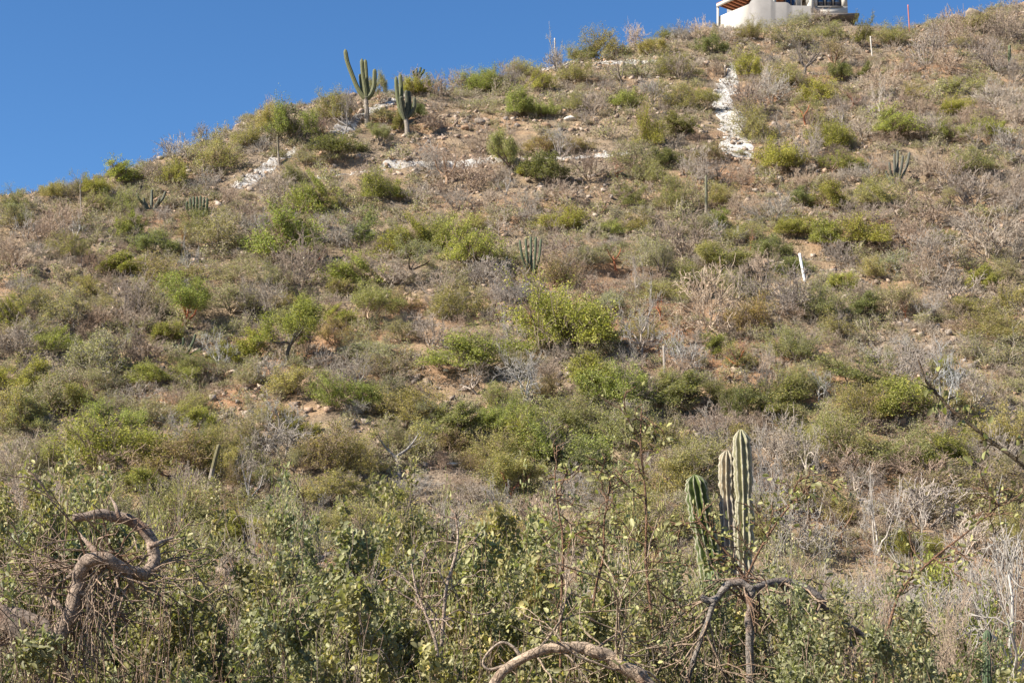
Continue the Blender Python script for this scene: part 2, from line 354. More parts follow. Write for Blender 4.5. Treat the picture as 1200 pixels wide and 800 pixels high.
PRO = {}
def build_protos():
    W0, H0 = 2.4, 1.5
    for kind, n, spec in (
        ('G', 5, dict(st=11, kids=[6, 5], leaf=10500, size=0.07, jit=0.10, cl=0.12)),
        ('O', 5, dict(st=10, kids=[5, 4, 2], leaf=7000, size=0.062, jit=0.09, cl=0.18)),
        ('D', 4, dict(st=11, kids=[5, 4, 2], leaf=6500, size=0.048, jit=0.08, cl=0.6)),
        ('B', 3, dict(st=11, kids=[5, 4, 2], leaf=6500, size=0.05, jit=0.08, cl=0.5)),
        ('R', 4, dict(st=9, kids=[5, 4], leaf=9500, size=0.066, jit=0.10, cl=0.3))):
        for i in range(n):
            rng = np.random.default_rng(100 + i * 7 + ord(kind))
            o, t = skel_shrub(rng, spec['st'], spec['kids'], 0.6, 0.85, (0.15, 1.35), 0.24, 0.04)
            o, t = norm_skel(o, t, W0, H0); o = radscale(o, 1.5, 1.2, 0.9, 0.007)
            PRO.setdefault(kind, []).append((stem_mesh('stems', o, None, (4, 3, 3)), leaf_mesh('foliage', rng, t, spec['leaf'], spec['size'], spec['jit'], cl=spec['cl'])))
    for kind, n, st, leaf, size, cl in (('GL', 3, 15, 20000, 0.074, 0.10), ('OL', 3, 14, 15000, 0.064, 0.14)):   # wide thickets
        for i in range(n):
            rng = np.random.default_rng(200 + i * 5 + len(kind) + ord(kind[0])); out, tips = [[], [], []], []
            for c in range(4):              # several root stocks grown into each other
                o, t = skel_shrub(rng, st // 3, [6, 5], 0.6, 0.95, (0.12, 1.3), 0.26, 0.04)
                d = np.array([rng.uniform(-0.75, 0.75), rng.uniform(-0.6, 0.6), 0]); z = rng.uniform(0.65, 1.1)
                for A, B in zip(out, o): A += [(p * np.array([1, 1, z]) + d, r) for p, r in B]
                tips += [p * np.array([1, 1, z]) + d for p in t]
            o, t = norm_skel(out, tips, 3.9, 1.8); o = radscale(o, 1.6, 1.3, 1.0, 0.007)
            PRO.setdefault(kind, []).append((stem_mesh('stems', o, None, (4, 3, 3)), leaf_mesh('foliage', rng, t, leaf, size, 0.13, cl=cl)))
    for i in range(7):
        rng = np.random.default_rng(300 + i)
        o, t = skel_shrub(rng, 10 + i % 3 * 2, [5, 4, 3], 0.58, (0.6, 0.8, 1.0)[i % 3], (0.25, 1.4), 0.2 + 0.06 * (i % 2), 0.03)
        o, t = norm_skel(o, t, W0, H0); PRO.setdefault('X', []).append((stem_mesh('twigs', radscale(o, 1.0, 0.9, 0.85, 0.0075), None, (4, 3, 3)), None))
    for i in range(4):                      # fine leafless brush for the flat ground in front
        rng = np.random.default_rng(350 + i)
        o, t = skel_shrub(rng, 13, [6, 5, 4], 0.56, 1.0, (0.3, 1.35), 0.26, 0.02)
        o, t = norm_skel(o, t, 3.2, 1.9); PRO.setdefault('XM', []).append((stem_mesh('twigs', radscale(o, 0.55, 0.5, 0.5, 0.0042), None, (5, 3, 3)), None))
    for i in range(5):                      # pale leafless trees: one short trunk, forked limbs, fine twigs
        rng = np.random.default_rng(400 + i)
        o, t = skel_tree(rng, 4 + i % 3, [5, 4, 4], 0.12 + 0.1 * (i % 2), (0.35, 1.35), 0.85, 0.33, 0.3, 0.05)
        o, t = norm_skel(o, t, 2.4, 2.0); o = radscale(o, 0.6, 0.42, 0.36, 0.0065)
        PRO.setdefault('W', []).append((stem_mesh('trunk', [o[0], [], []], None, (6, 3, 3)), stem_mesh('twigs', [[], o[1], o[2]], None, (5, 4, 3))))
    for i in range(8):                      # gnarled trees: thick crooked trunk, spreading crown
        rng = np.random.default_rng(500 + i)
        o, t = skel_tree(rng, 3 + i % 3, [4, 4, 3], 0.34 + 0.06 * (i % 2), (0.2, 0.85), 0.85, 0.22, 0.25, 0.07)
        o, t = norm_skel(o, t, 3.0, 2.2); o = radscale(o, 0.9, 0.6, 0.45, 0.007)
        PRO.setdefault('T', []).append((stem_mesh('trunk', [o[0], [], []], None, (8, 3, 3)), stem_mesh('twigs', [[], o[1], o[2]], None, (5, 4, 3)),
                                        leaf_mesh('crown', rng, t, 13000, 0.06, 0.14, cl=0.45, hmin=0.7), leaf_mesh('crown', rng, t, 4200, 0.052, 0.10, cl=0.2, hmin=0.8)))
build_protos()
TINT = {'G': (0.335, 0.328, 0.108), 'O': (0.37, 0.332, 0.158), 'D': (0.375, 0.338, 0.21), 'B': (0.34, 0.265, 0.14), 'R': (0.235, 0.232, 0.108)}
TWIG = {'G': (0.25, 0.19, 0.14), 'O': (0.30, 0.24, 0.18), 'D': (0.33, 0.275, 0.215), 'B': (0.27, 0.20, 0.15), 'R': (0.19, 0.15, 0.12)}
LOOK = {'G': 'bright green leafy shrub', 'O': 'olive green leafy shrub', 'D': 'dull grey green shrub', 'B': 'brownish green shrub', 'R': 'dark green rounded shrub', 'X': 'grey leafless shrub'}
def vary(rng, c, a=0.16):
    k = rng.uniform(1 - a, 1 + a); h = rng.uniform(-0.09, 0.09)
    return (c[0] * k * (1 + h), c[1] * k, c[2] * k * (1 - h))
prng = np.random.default_rng(11)
TILT = math.radians(13)
def shrub(kind, p, w, h, px, py, look=None, tilt=TILT):
    rng = prng; D = p[1]; W0, H0 = 2.4, 1.5; pk = kind
    if w > (2.0 if prng.random() < 0.75 else 3.2) and kind in 'GO': W0, H0, pk = 3.9, 1.8, kind + 'L'
    if kind == 'X' and D < 50: W0, H0, pk = 3.2, 1.9, 'XM'
    pr = PRO[pk][rng.integers(len(PRO[pk]))]
    s = (w / W0 * rng.uniform(0.9, 1.12), w / W0 * rng.uniform(0.9, 1.12), h / H0)
    if kind == 'X':
        g = rng.random(); c = np.array([0.43, 0.36, 0.285]) * (1 - g) + np.array([0.33, 0.255, 0.20]) * g
        r = link('bare_shrub', pr[0], None, vary(rng, tuple(c), 0.18)); cat, grp = 'bare shrub', 'leafless shrubs scattered over the hillside'
    else:
        r = link('leafy_shrub', None); r.empty_display_size = 0.2
        link('stems', pr[0], r, vary(rng, TWIG[kind], 0.15)); link('foliage', pr[1], r, vary(rng, TINT[kind]))
        cat, grp = 'shrub', 'leafy shrubs scattered over the hillside'
    place(r, p, rng.uniform(0, 6.28), s, tilt)
    tag(r, None, cat, grp)
    size = 'large ' if w * F / D > 58 else ('small ' if w * F / D < 30 else '')
    PEND.append((r, size + (look or LOOK[kind]), px, py - h * F / D * 0.5))
    return r
def tree(proto, p, w, h, trunkcol, leafcol, full, label, cat='tree', twigcol=None, rz=None, name='gnarled_tree'):
    rng = prng; pr = PRO['T'][proto % 8]
    r = link(name, None); r.empty_display_size = 0.3
    link('trunk', pr[0], r, trunkcol)
    link('twigs', pr[1], r, twigcol or tuple(0.5 * a + 0.5 * b for a, b in zip(trunkcol, (0.27, 0.23, 0.2))))
    if full: link('crown', pr[2 if full == 1 else 3], r, leafcol)
    place(r, p, rng.uniform(0, 6.28) if rz is None else rz, (w / 3.0, w / 3.0, h / 2.2), math.radians(5))
    tag(r, label, cat, 'gnarled trees of the hillside'); return r
def pale_tree(proto, p, w, h, col, label, twigcol=None):
    rng = prng; pr = PRO['W'][proto % 5]
    r = link('bare_tree', None); r.empty_display_size = 0.3
    link('trunk', pr[0], r, col); link('twigs', pr[1], r, twigcol or tuple(c * 0.85 for c in col))
    place(r, p, rng.uniform(0, 6.28), (w / 2.4, w / 2.4, h / 2.0), math.radians(4))
    tag(r, label, 'bare tree', 'pale leafless trees of the hillside'); return r

# ------------------------------------------------------------------ the ground
def build_ground():
    ya = np.concatenate([np.arange(-12, 14, 1.0), np.arange(14, 50, 0.5), np.arange(50, 150, 0.22), np.arange(150, 260, 2.0)])
    xa = np.linspace(-0.56, 0.56, 560)
    Y, A = np.meshgrid(ya, xa, indexing='ij'); X = A * (np.maximum(Y, 0) * 0.85 + 22); Z = height(X, Y)
    n, m = Y.shape; I = np.arange(n * m).reshape(n, m)
    Fq = np.stack([I[:-1, :-1], I[:-1, 1:], I[1:, 1:], I[1:, :-1]], -1).reshape(-1, 4)
    g = link('hillside', mesh_from('hillside', np.stack([X, Y, Z], -1).reshape(-1, 3), [Fq], SOIL, True))
    tag(g, kind='structure')
    # wide plain that carries the ground on to the horizon, just under the sheet above
    R = 1500.0
    V = [(-R, -R, -1.0), (R, -R, -1.0), (R, R, -1.0), (-R, R, -1.0)]
    tag(link('ground', mesh_from('ground', V, [np.array([[0, 1, 2, 3]])], SOIL)), kind='structure')
build_ground()

def smooth_path(pts, n):
    P = np.array(pts, float); k = len(P); t = np.linspace(0, k - 1 - 1e-6, n); i = t.astype(int); f = (t - i)[:, None]
    g = lambda j: P[np.clip(j, 0, k - 1)]
    a, b, c, d = g(i - 1), g(i), g(i + 1), g(i + 2)
    return 0.5 * (2 * b + (c - a) * f + (2 * a - 5 * b + 4 * c - d) * f ** 2 + (3 * b - a - 3 * c + d) * f ** 3)
def gravel_strip(name, pts, seed):
    """pts: (px, py, width in px): a cleared strip of white crushed stone lying on the slope, with loose stones along it"""
    q = smooth_path(pts, 12 * len(pts))
    C = np.array([hit(px, py, 50) for px, py, w in q]); W = q[:, 2] * C[:, 1] / F
    L = np.concatenate([[0], np.cumsum(np.linalg.norm(np.diff(C[:, :2], axis=0), axis=1))]); n = int(L[-1] / 0.13)
    t = np.linspace(0, L[-1], n); C = np.stack([np.interp(t, L, C[:, j]) for j in range(2)], 1); W = np.interp(t, L, W)
    for j in range(2): C[:, j] = np.convolve(np.pad(C[:, j], 7, mode='edge'), np.ones(15) / 15, 'valid')
    ends = np.minimum(t, L[-1] - t); W = W * np.clip(0.3 + ends / 1.5, 0, 1)
    T = np.gradient(C, axis=0); T = T / (np.linalg.norm(T, axis=1, keepdims=True) + 1e-9); S = np.stack([-T[:, 1], T[:, 0]], 1)
    m = 15; u = np.linspace(-0.5, 0.5, m)
    jag = 1.15 + 0.38 * vnoise(t[:, None] * 0.9 + 0 * u, np.sign(u)[None] * 7 + 0 * C[:, :1], seed) + 0.3 * vnoise(t[:, None] * 3.5 + 0 * u, np.sign(u)[None] * 5 + 0 * C[:, :1], seed + 50)
    XY = C[:, None, :2] + S[:, None] * (u[None] * W[:, None] * jag)[..., None]
    Z = height(XY[..., 0], XY[..., 1]) + np.where(np.abs(u) > 0.49, -0.03, 0.045)[None]
    V = np.concatenate([XY, Z[..., None]], -1); I = np.arange(len(C) * m).reshape(len(C), m)
    Fq = np.stack([I[:-1, :-1], I[:-1, 1:], I[1:, 1:], I[1:, :-1]], -1).reshape(-1, 4)
    o = link(name, mesh_from(name, V.reshape(-1, 3), [Fq], GRAVEL2 if seed == 20 else GRAVEL, True)); tag(o, kind='structure')
    return C, W, S
STRIPS = [gravel_strip('gravel_path', P, 20 + i) for i, P in enumerate((
    [(858, 74, 11), (856, 92, 17), (850, 108, 22), (846, 122, 23), (856, 136, 25), (862, 152, 28), (864, 168, 30), (864, 180, 36), (858, 189, 52)],
    [(272, 222, 22), (290, 214, 22), (304, 204, 16), (330, 186, 14), (352, 174, 8)],
    [(386, 160, 14), (402, 150, 16), (420, 137, 12), (445, 125, 14), (462, 117, 15), (488, 104, 12), (508, 97, 10)],
    [(512, 94, 8), (530, 87, 9), (555, 82, 6)],
    [(575, 80, 7), (600, 77, 10), (640, 75, 8), (690, 75, 7), (735, 73, 10), (772, 73, 9)],
    [(360, 210, 3), (400, 206, 4), (440, 200, 6), (458, 196, 7), (490, 196, 3), (520, 193, 6), (548, 189, 10), (580, 187, 6), (625, 187, 3)],
    [(628, 187, 6), (668, 186, 12), (690, 184, 15), (708, 184, 12), (730, 182, 7), (750, 181, 7)],
    [(762, 181, 9), (775, 180, 9), (786, 179, 5)]))]

# ------------------------------------------------------------------ loose stones and dry ground litter (uncountable)
ICO = None
def stones(name, P, size, mat, seed, flat=0.65):
    rng = np.random.default_rng(seed); n = len(P)
    c = np.array([(x, y, z) for x in (-1, 1) for y in (-1, 1) for z in (-1, 1)], float)
    Fc = np.array([[0, 1, 3, 2], [4, 6, 7, 5], [0, 4, 5, 1], [2, 3, 7, 6], [0, 2, 6, 4], [1, 5, 7, 3]])
    V = c[None] * rng.uniform(0.5, 1.0, (n, 8, 3)) * np.array([1, 0.8, flat])
    ang = rng.uniform(0, 6.28, n); ca, sa = np.cos(ang)[:, None], np.sin(ang)[:, None]
    tx = rng.normal(size=(n, 1)) * 0.35
    x, y, z = V[..., 0], V[..., 1], V[..., 2] + V[..., 0] * tx
    V = np.stack([x * ca - y * sa, x * sa + y * ca, z], -1) * np.asarray(size).reshape(-1, 1, 1) + P[:, None]
    Fq = (np.arange(n)[:, None, None] * 8 + Fc[None]).reshape(-1, 4)
    return mesh_from(name, V.reshape(-1, 3), [Fq], mat)
def scatter_xy(n, seed, y0=52, y1=150):
    rng = np.random.default_rng(seed)
    Y = np.sqrt(rng.uniform(y0 ** 2, y1 ** 2, n)); A = rng.uniform(-0.36, 0.36, n); X = A * Y
    t = np.minimum(np.interp(A, _sa, _st), 0.43); ok = Y < (M_SLOPE * Y_FOOT + EYE) / (M_SLOPE - t) + 8
    return X[ok], Y[ok], rng
def build_litter():
    X, Y, rng = scatter_xy(60000, 31)
    k = vnoise(X / 5, Y / 5, 12) + 0.6 * vnoise(X / 1.7, Y / 1.7, 13) > 0.0
    X, Y = X[k], Y[k]; s = 0.03 + 0.22 * rng.random(len(X)) ** 4.5
    tag(link('rubble', stones('rubble', np.stack([X, Y, height(X, Y) + s * 0.15], 1), s, ROCK, 32)), 'loose brown stones littering the bare soil of the slope', None, None, 'stuff')
    PP, SS = [], []
    r2 = np.random.default_rng(33)
    for C, W, S in STRIPS:
        n = len(C); i = r2.integers(0, len(C), n); u = r2.normal(size=n) * 0.42
        XY = C[i, :2] + S[i] * (u * W[i])[:, None] + r2.normal(size=(n, 2)) * 0.15
        PP.append(np.column_stack([XY, height(XY[:, 0], XY[:, 1]) + 0.05])); SS.append(0.03 + 0.10 * r2.random(n) ** 3.5)
    tag(link('gravel', stones('gravel', np.concatenate(PP), np.concatenate(SS), WROCK, 34)), 'loose white stones spilled along the cleared strips', None, None, 'stuff')
    # dry herbs and fallen twigs
    X, Y, rng = scatter_xy(62000, 41)
    k = vnoise(X / 4, Y / 4, 14) + 0.7 * vnoise(X / 1.5, Y / 1.5, 15) > -0.5
    X, Y = X[k], Y[k]; n = len(X); b = 7
    P = np.stack([X, Y, height(X, Y) - 0.02], 1).repeat(b, 0); P[:, :2] += rng.normal(size=(n * b, 2)) * 0.09
    d = unit(rdir(rng, n * b) * np.array([1, 1, 0.5]) + np.array([0, -0.15, 0.55])); L = rng.uniform(0.12, 0.42, (n * b, 1))
    sd = unit(np.cross(d, rdir(rng, n * b))) * rng.uniform(0.008, 0.02, (n * b, 1))
    V = np.stack([P - sd, P + sd, P + d * L * 0.6 + sd * 0.8 + rdir(rng, n * b) * 0.03, P + d * L], 1)
    m, nt, ns, ls = nodes('dry herbs'); g = N(nt, 'ShaderNodeNewGeometry')
    nz = noise_tex(nt, 0.35, 4, 0.6)
    c1 = ramp(nt, [(0, (0.20, 0.165, 0.13)), (0.4, (0.30, 0.25, 0.19)), (0.75, (0.37, 0.32, 0.26)), (1, (0.24, 0.2, 0.16))], g.outputs['Random Per Island'])
    c2 = ramp(nt, [(0, (0.14, 0.13, 0.06)), (0.5, (0.22, 0.19, 0.09)), (1, (0.28, 0.2, 0.11))], g.outputs['Random Per Island'])
    finish(nt, mix(nt, c1, c2, ramp(nt, [(0.45, (0, 0, 0)), (0.6, (1, 1, 1))], nz)), 0.8, 0.15, None, 0.15)
    tag(link('dry_grass', mesh_from('dry_grass', V.reshape(-1, 3), [np.arange(4 * n * b).reshape(-1, 4)], m)), 'dry grey and straw coloured herbs between the shrubs', None, None, 'stuff')
build_litter()
# ------------------------------------------------------------------ cacti
def ribbed(path, rad, ribs=10, depth=0.2, cork_to=0.0, cap=True, twist=0.0, seed=0):
    """a ribbed stem along a path; returns V, F, rib attribute, cork attribute"""
    P = np.array(path, float); n = len(P); R = np.array(rad, float); S = ribs * (4 if depth < 0.4 else 8)
    T = unit(np.gradient(P, axis=0)); ref = np.array([0.0, 1.0, 0.02]); A = unit(np.cross(T, np.broadcast_to(ref, T.shape))); B = np.cross(T, A)
    a = np.arange(S) / S * 2 * np.pi; prof = 1 - depth * (0.5 - 0.5 * np.cos(a * ribs)) ** (0.8 if depth < 0.4 else 0.6); rib = np.clip(0.5 + 0.5 * np.cos(a * ribs), 0, 1) ** 2
    jit = 1 + (0.05 if depth < 0.4 else 0.0) * vnoise(np.arange(n)[:, None] * 0.8 + 0 * a, 0 * a[None] + seed, seed)
    aa = a[None] + twist * np.arange(n)[:, None]
    if depth >= 0.4: jit = 1 + 0.10 * vnoise(np.arange(n)[:, None] * 0.55 + 0 * a, np.floor(a * ribs / 6.2832 + 0.5)[None] * 3.3 + seed, seed) + 0.05 * vnoise(np.arange(n)[:, None] * 1.7 + 0 * a, np.floor(a * ribs / 6.2832 + 0.5)[None] * 5.1 + seed, seed + 2)
    V = P[:, None] + (R[:, None] * prof[None] * jit)[..., None] * (A[:, None] * np.cos(aa)[..., None] + B[:, None] * np.sin(aa)[..., None])
    I = np.arange(n * S).reshape(n, S); F4 = np.stack([I[:-1], np.roll(I, -1, 1)[:-1], np.roll(I, -1, 1)[1:], I[1:]], -1).reshape(-1, 4)
    V = V.reshape(-1, 3); tip = len(V); V = np.vstack([V, P[-1] + T[-1] * R[-1] * 0.5])
    F3 = np.stack([I[-1], np.roll(I[-1], -1), np.full(S, tip)], -1)
    t = np.linspace(0, 1, n); cork = np.clip(1 - (t - cork_to) / 0.12, 0, 1) * (cork_to > 0)
    return V, [F4, F3], np.append(np.tile(rib, n), 0), np.append(np.repeat(cork, S), 0)
def stem_obj(name, parent, pts, r0, r1, col, ribs=10, depth=0.2, cork=0.0, n=26, seed=0, waists=(), mat=None):
    path = smooth_path(pts, n); t = np.linspace(0, 1, n)
    rad = r0 + (r1 - r0) * t; rad = rad * np.sqrt(np.clip((1 - t) / 0.06, 0.08, 1))
    for w in waists: rad = rad * (1 - 0.22 * np.exp(-((t - w) / 0.025) ** 2))
    V, Fs, rib, ck = ribbed(path, rad, ribs, depth, cork, seed=seed)
    return link(name, mesh_from(name, V, Fs, mat or CACTUS, True, {'rib': rib, 'cork': ck}), parent, col)
def cactus_root(name, px, py, label, D=None):
    p = hit(px, py, 50) if D is None else at(px, py, D)
    if D is not None: p[2] = ground(p[0], p[1])
    r = link(name, None); r.location = Vector(p); r.empty_display_size = 0.3
    tag(r, label, 'cactus'); return r, p, p[1] / F
def off(px0, py0, k, pts, p):
    """pixel path beside the base -> local metres (x right, z up), third value is the depth in metres"""
    out = []
    for q in pts:
        d = q[2] if len(q) > 2 else 0.0
        w = at(q[0], q[1], p[1] + d); out.append((w[0] - p[0], d, w[2] - p[2]))
    return out
GRN, GRN2, GRY = (0.08, 0.10, 0.05), (0.05, 0.07, 0.035), (0.085, 0.09, 0.065)
def build_cacti():
    r, p, k = cactus_root('candelabra_cactus', 430, 147, 'tall candelabra cactus with a long leaning left arm against the sky')
    tk = stem_obj('trunk', r, off(430, 147, k, [(430, 150), (430, 135), (429, 120), (428.5, 113)], p), 3.3 * k, 2.9 * k, (0.27, 0.22, 0.17), 9, 0.12, 1.0)
    for j, (a, r0, d) in enumerate((([(429, 116), (424, 111), (418, 101), (412, 86), (407, 72), (404.5, 58)], 2.9, 0), ([(429, 116), (426, 108), (423.5, 100), (422.5, 93), (422, 87)], 2.2, 1),
                    ([(429, 116), (428.5, 108), (427, 98), (425, 85), (424, 69)], 2.7, 0), ([(429, 116), (431, 108), (430, 98), (429, 85), (428, 70)], 2.6, 1), ([(429, 116), (434, 112), (438, 103), (439, 92), (439, 81)], 2.8, 0))):
        stem_obj('arm', r, off(430, 147, k, [(x, y, 0.45 * d * i / 3) for i, (x, y) in enumerate(a)], p), r0 * k * 1.1, r0 * k * 0.92, (0.108, 0.112, 0.05), 9, 0.25, 0.0, seed=j)
    r, p, k = cactus_root('candelabra_cactus', 477, 161, 'shorter candelabra cactus with bunched arms right of the tall one')
    stem_obj('trunk', r, off(477, 161, k, [(477, 164), (477, 150), (475.5, 140), (475, 136)], p), 3.0 * k, 2.7 * k, (0.27, 0.22, 0.17), 9, 0.12, 1.0)
    for j, (a, r0, d, c) in enumerate((([(475, 140), (471, 134), (468, 125), (465.5, 110), (464, 90)], 2.6, 0, 0), ([(475, 140), (473, 131), (471, 118), (470, 104), (469, 87)], 2.7, 1, 0),
                    ([(475, 140), (472.5, 130), (471, 121), (470, 113)], 2.8, -1, 1), ([(475, 140), (477, 130), (477, 120), (476, 106)], 2.5, 0, 1), ([(475, 140), (479, 130), (480, 120), (479, 107)], 2.5, 1, 1),
                    ([(475, 140), (482, 133), (485.5, 125), (486, 114)], 2.4, 0, 1))):
        stem_obj('arm', r, off(477, 161, k, [(x, y, 0.4 * d * i / 3) for i, (x, y) in enumerate(a)], p), r0 * k * 1.1, r0 * k * 0.92, (0.10, 0.108, 0.045) if not c else (0.062, 0.066, 0.042), 9, 0.22, seed=j + 9)
    # clumps and single stems
    for (px, py, lab, stems, col) in (
        (230, 254, 'short cactus clump of about seven dark upright stems near the left skyline', [(219, 236), (223, 232), (227, 230), (231, 230), (235, 229), (239, 231), (243, 232)], GRN2),
        (624, 331, 'five stemmed grey green cactus clump on the middle of the slope', [(609, 281), (616, 279), (622, 277), (628, 277), (634, 280)], (0.07, 0.09, 0.05)),
        (1050, 218, 'grey cactus clump with thin spreading stems right of the wide gravel strip', [(1042, 190), (1048, 180), (1052, 176), (1058, 182), (1066, 178), (1038, 200)], (0.09, 0.09, 0.075)),
        (214, 417, 'sprawling dark cactus with two raised stems low on the left slope', [(192, 408), (203, 402), (207, 404), (215, 395), (229, 391), (236, 408)], GRN2),
        (177, 246, 'grey cactus clump with splayed bare stems near the left skyline', [(160, 226), (168, 232), (178, 222), (187, 232), (194, 224)], GRY),
        (488, 92, 'low dark cactus clump on the skyline behind the shorter candelabra', [(484, 83), (488, 80), (493, 79), (497, 81)], GRN2),
        (540, 327, 'dark broken cactus stump with two short stems below the green thicket', [(588, 308), (594, 300), (597, 305)], (0.07, 0.07, 0.055)),
        (345, 133, 'small dark cactus clump on the skyline left of the tall candelabra', [(336, 122), (341, 120), (346, 124)], GRN2),
        (745, 210, 'low dark cactus clump with short splayed stems under the gravel trail', [(728, 202), (735, 204), (745, 200), (750, 207)], (0.07, 0.08, 0.06)),
        (790, 470, 'dull cactus clump of short stems half hidden beside the grey post', [(783, 452), (789, 449), (795, 455)], GRY)):
        bx = px if px != 540 else 592
        r, p, k = cactus_root('cactus_clump', bx, py, lab)
        for j, (x, y) in enumerate(stems):
            mx = bx + (x - bx) * (0.85 if px == 230 else 0.55); my = py + (y - py) * (0.3 if px == 230 else 0.35)
            stem_obj('stem', r, off(bx, py, k, [(bx + (x - bx) * 0.15, py + 4), (mx, my, 0.1 * (j % 3 - 1)), (x - (x - bx) * (0.02 if px == 230 else 0.16), py + (y - py) * 0.65, 0.25 * (j % 3 - 1)), (x, y, 0.3 * (j % 3 - 1))], p), 1.9 * k, 1.5 * k, col, 7, 0.25, n=16, seed=j)
        landmark({230: 'the dark cactus clump', 624: 'the five stemmed cactus', 1050: 'the thin stemmed grey cactus', 214: 'the sprawling dark cactus'}.get(px), bx, py - 15) if px in (230, 624, 1050, 214) else None
    for (px, py, ty, lean, rr, col, cork, name, lab) in (
        (827.5, 255, 205, 0, 1.9, (0.135, 0.13, 0.085), 0.2, 'pole_cactus', 'single straight pole cactus standing right of centre on the upper slope'),
        (327, 197, 160, -2, 1.3, (0.15, 0.125, 0.08), 0.4, 'pole_cactus', 'thin brown pole cactus beside the left gravel strip'),
        (1183, 82, 53, 0, 2.2, (0.085, 0.11, 0.05), 0.2, 'pole_cactus', 'short green pole cactus high on the right slope'),
        (1189, 245, 210, 0, 1.3, (0.2, 0.18, 0.15), 0.6, 'pole_cactus', 'dead grey pole cactus beside the big tangle at the right'),
        (95, 252, 216, -1, 0.9, (0.19, 0.15, 0.11), 0.7, 'pole_cactus', 'brown dead pole cactus near the left skyline'),
        (242, 586, 520, 15, 3.0, (0.13, 0.11, 0.05), 0.45, 'pole_cactus', 'leaning ochre pole cactus low on the left with a green tip')):
        r, p, k = cactus_root(name, px, py, lab)
        stem_obj('stem', r, off(px, py, k, [(px, py + 5), (px + lean * 0.3, py + (ty - py) * 0.35), (px + lean * 0.65, py + (ty - py) * 0.7), (px + lean, ty)], p), rr * k, rr * k * 0.85, col, 8, 0.15, cork, n=20, seed=int(px))
        r['group'] = 'single stemmed cacti'
    # the near ribbed trio and two small near stems
    D = 24.0; r, p, k = cactus_root('ribbed_cactus', 850, 690, 'large ribbed cactus of three thick stems in the lower right, middle one scarred brown', D)
    stem_obj('stem', r, off(0, 0, k, [(866, 850), (852, 770), (840, 700), (829, 640), (820, 595), (814, 557)], p), 15.5 * k, 13.5 * k, (0.085, 0.11, 0.032), 10, 0.5, 0.0, n=110, seed=3, mat=GCACTUS)
    stem_obj('stem', r, off(0, 0, k, [(860, 850, .1), (859, 760, .1), (857, 680, .1), (855, 620, .1), (852, 570, .1), (852, 528, .1)], p), 12 * k, 9.5 * k, (0.31, 0.255, 0.18), 9, 0.5, 0.66, n=120, seed=4, waists=(0.76,), mat=NCACTUS)
    stem_obj('stem', r, off(0, 0, k, [(866, 850), (871, 770), (872, 690), (872, 620), (871, 560), (868, 504)], p), 13 * k, 11 * k, (0.25, 0.235, 0.14), 9, 0.5, 0.4, n=120, seed=5, waists=(0.73, 0.5), mat=NCACTUS)
    stem_obj('stem', r, off(0, 0, k, [(856, 850, -.3), (846, 740, -.4), (836, 690, -.4), (834, 668, -.4)], p), 6 * k, 5 * k, (0.10, 0.14, 0.05), 9, 0.3, 0.0, n=30, seed=6, mat=NCACTUS)
    for (px, py, ty, D, rr, lab) in ((506, 800, 656, 16, 5.2, 'small dark ribbed cactus stem standing among the near leaves'), (1157, 830, 738, 16, 6, 'dark ribbed cactus stub in the lower right corner leaves'), (1157, 830, 738, 16, 6, '')):
        if not lab: continue
        r, p, k = cactus_root('ribbed_cactus', px, py, lab, D)
        stem_obj('stem', r, off(px, py, k, [(px, py + 20), (px, py - 20), (px, (py + ty) / 2), (px, ty)], p), rr * k, rr * k * 0.9, (0.055, 0.085, 0.04), 10, 0.25, 0, n=40, seed=8)
build_cacti()
landmark('the taller candelabra cactus', 425, 105); landmark('the shorter candelabra cactus', 476, 128); landmark('the straight pole cactus', 827, 230)
landmark('the brown pole cactus', 326, 178); landmark('the three stemmed ribbed cactus', 850, 600); landmark('the leaning ochre cactus', 248, 552)

# ------------------------------------------------------------------ small man-made things and rocks
def box(bm_list, x0, x1, y0, y1, z0, z1): bm_list.append((x0, x1, y0, y1, z0, z1))
def boxes(name, L, mat, parent=None, bevel=0.0):
    V, Fq = [], []
    for (x0, x1, y0, y1, z0, z1) in L:
        o = len(V); V += [(x, y, z) for x in (x0, x1) for y in (y0, y1) for z in (z0, z1)]
        Fq += [[o + i for i in f] for f in ([0, 1, 3, 2], [4, 6, 7, 5], [0, 4, 5, 1], [2, 3, 7, 6], [0, 2, 6, 4], [1, 5, 7, 3])]
    o = link(name, mesh_from(name, V, [np.array(Fq)], mat), parent)
    if bevel:
        b = o.modifiers.new('Bevel', 'BEVEL'); b.width = bevel; b.segments = 2
    return o
def rod(name, pts, r, mat, label, cat, color=None, sides=10, group=None):
    P = smooth_path(pts, 12); V, Fq = tubes([(P, np.array(r if hasattr(r, '__len__') else np.full(12, r)))], sides)
    n = len(V); caps = [np.array([list(range(sides))[::-1]]), np.array([list(range(n - sides, n))])]
    o = link(name, mesh_from(name, V, [Fq] + caps, mat, False), None, color); tag(o, label, cat, group); return o
WHITEP = mat_plain('white painted pipe', (0.78, 0.77, 0.74), 0.5, 0.3)
REDP = mat_plain('faded red paint', (0.40, 0.13, 0.10), 0.6, 0.3)
def pole(name, px, py, tx, ty, rpx, mat, lab, cat, color=None, group=None, taper=1.0):
    p = hit(px, py, 50); k = p[1] / F; q = at(tx, ty, p[1] + 0.1); b = p + (p - q) * 0.08
    return rod(name, [b, (b * 2 + q) / 3, (b + q * 2) / 3, q], np.linspace(rpx * k, rpx * k * taper, 12), mat, lab, cat, color, group=group)
pole('marker_pipe', 943, 334, 937, 297, 1.6, WHITEP, 'leaning white marker pipe planted in bare soil on the right slope', 'marker pipe')
landmark('the leaning white pipe', 940, 318)
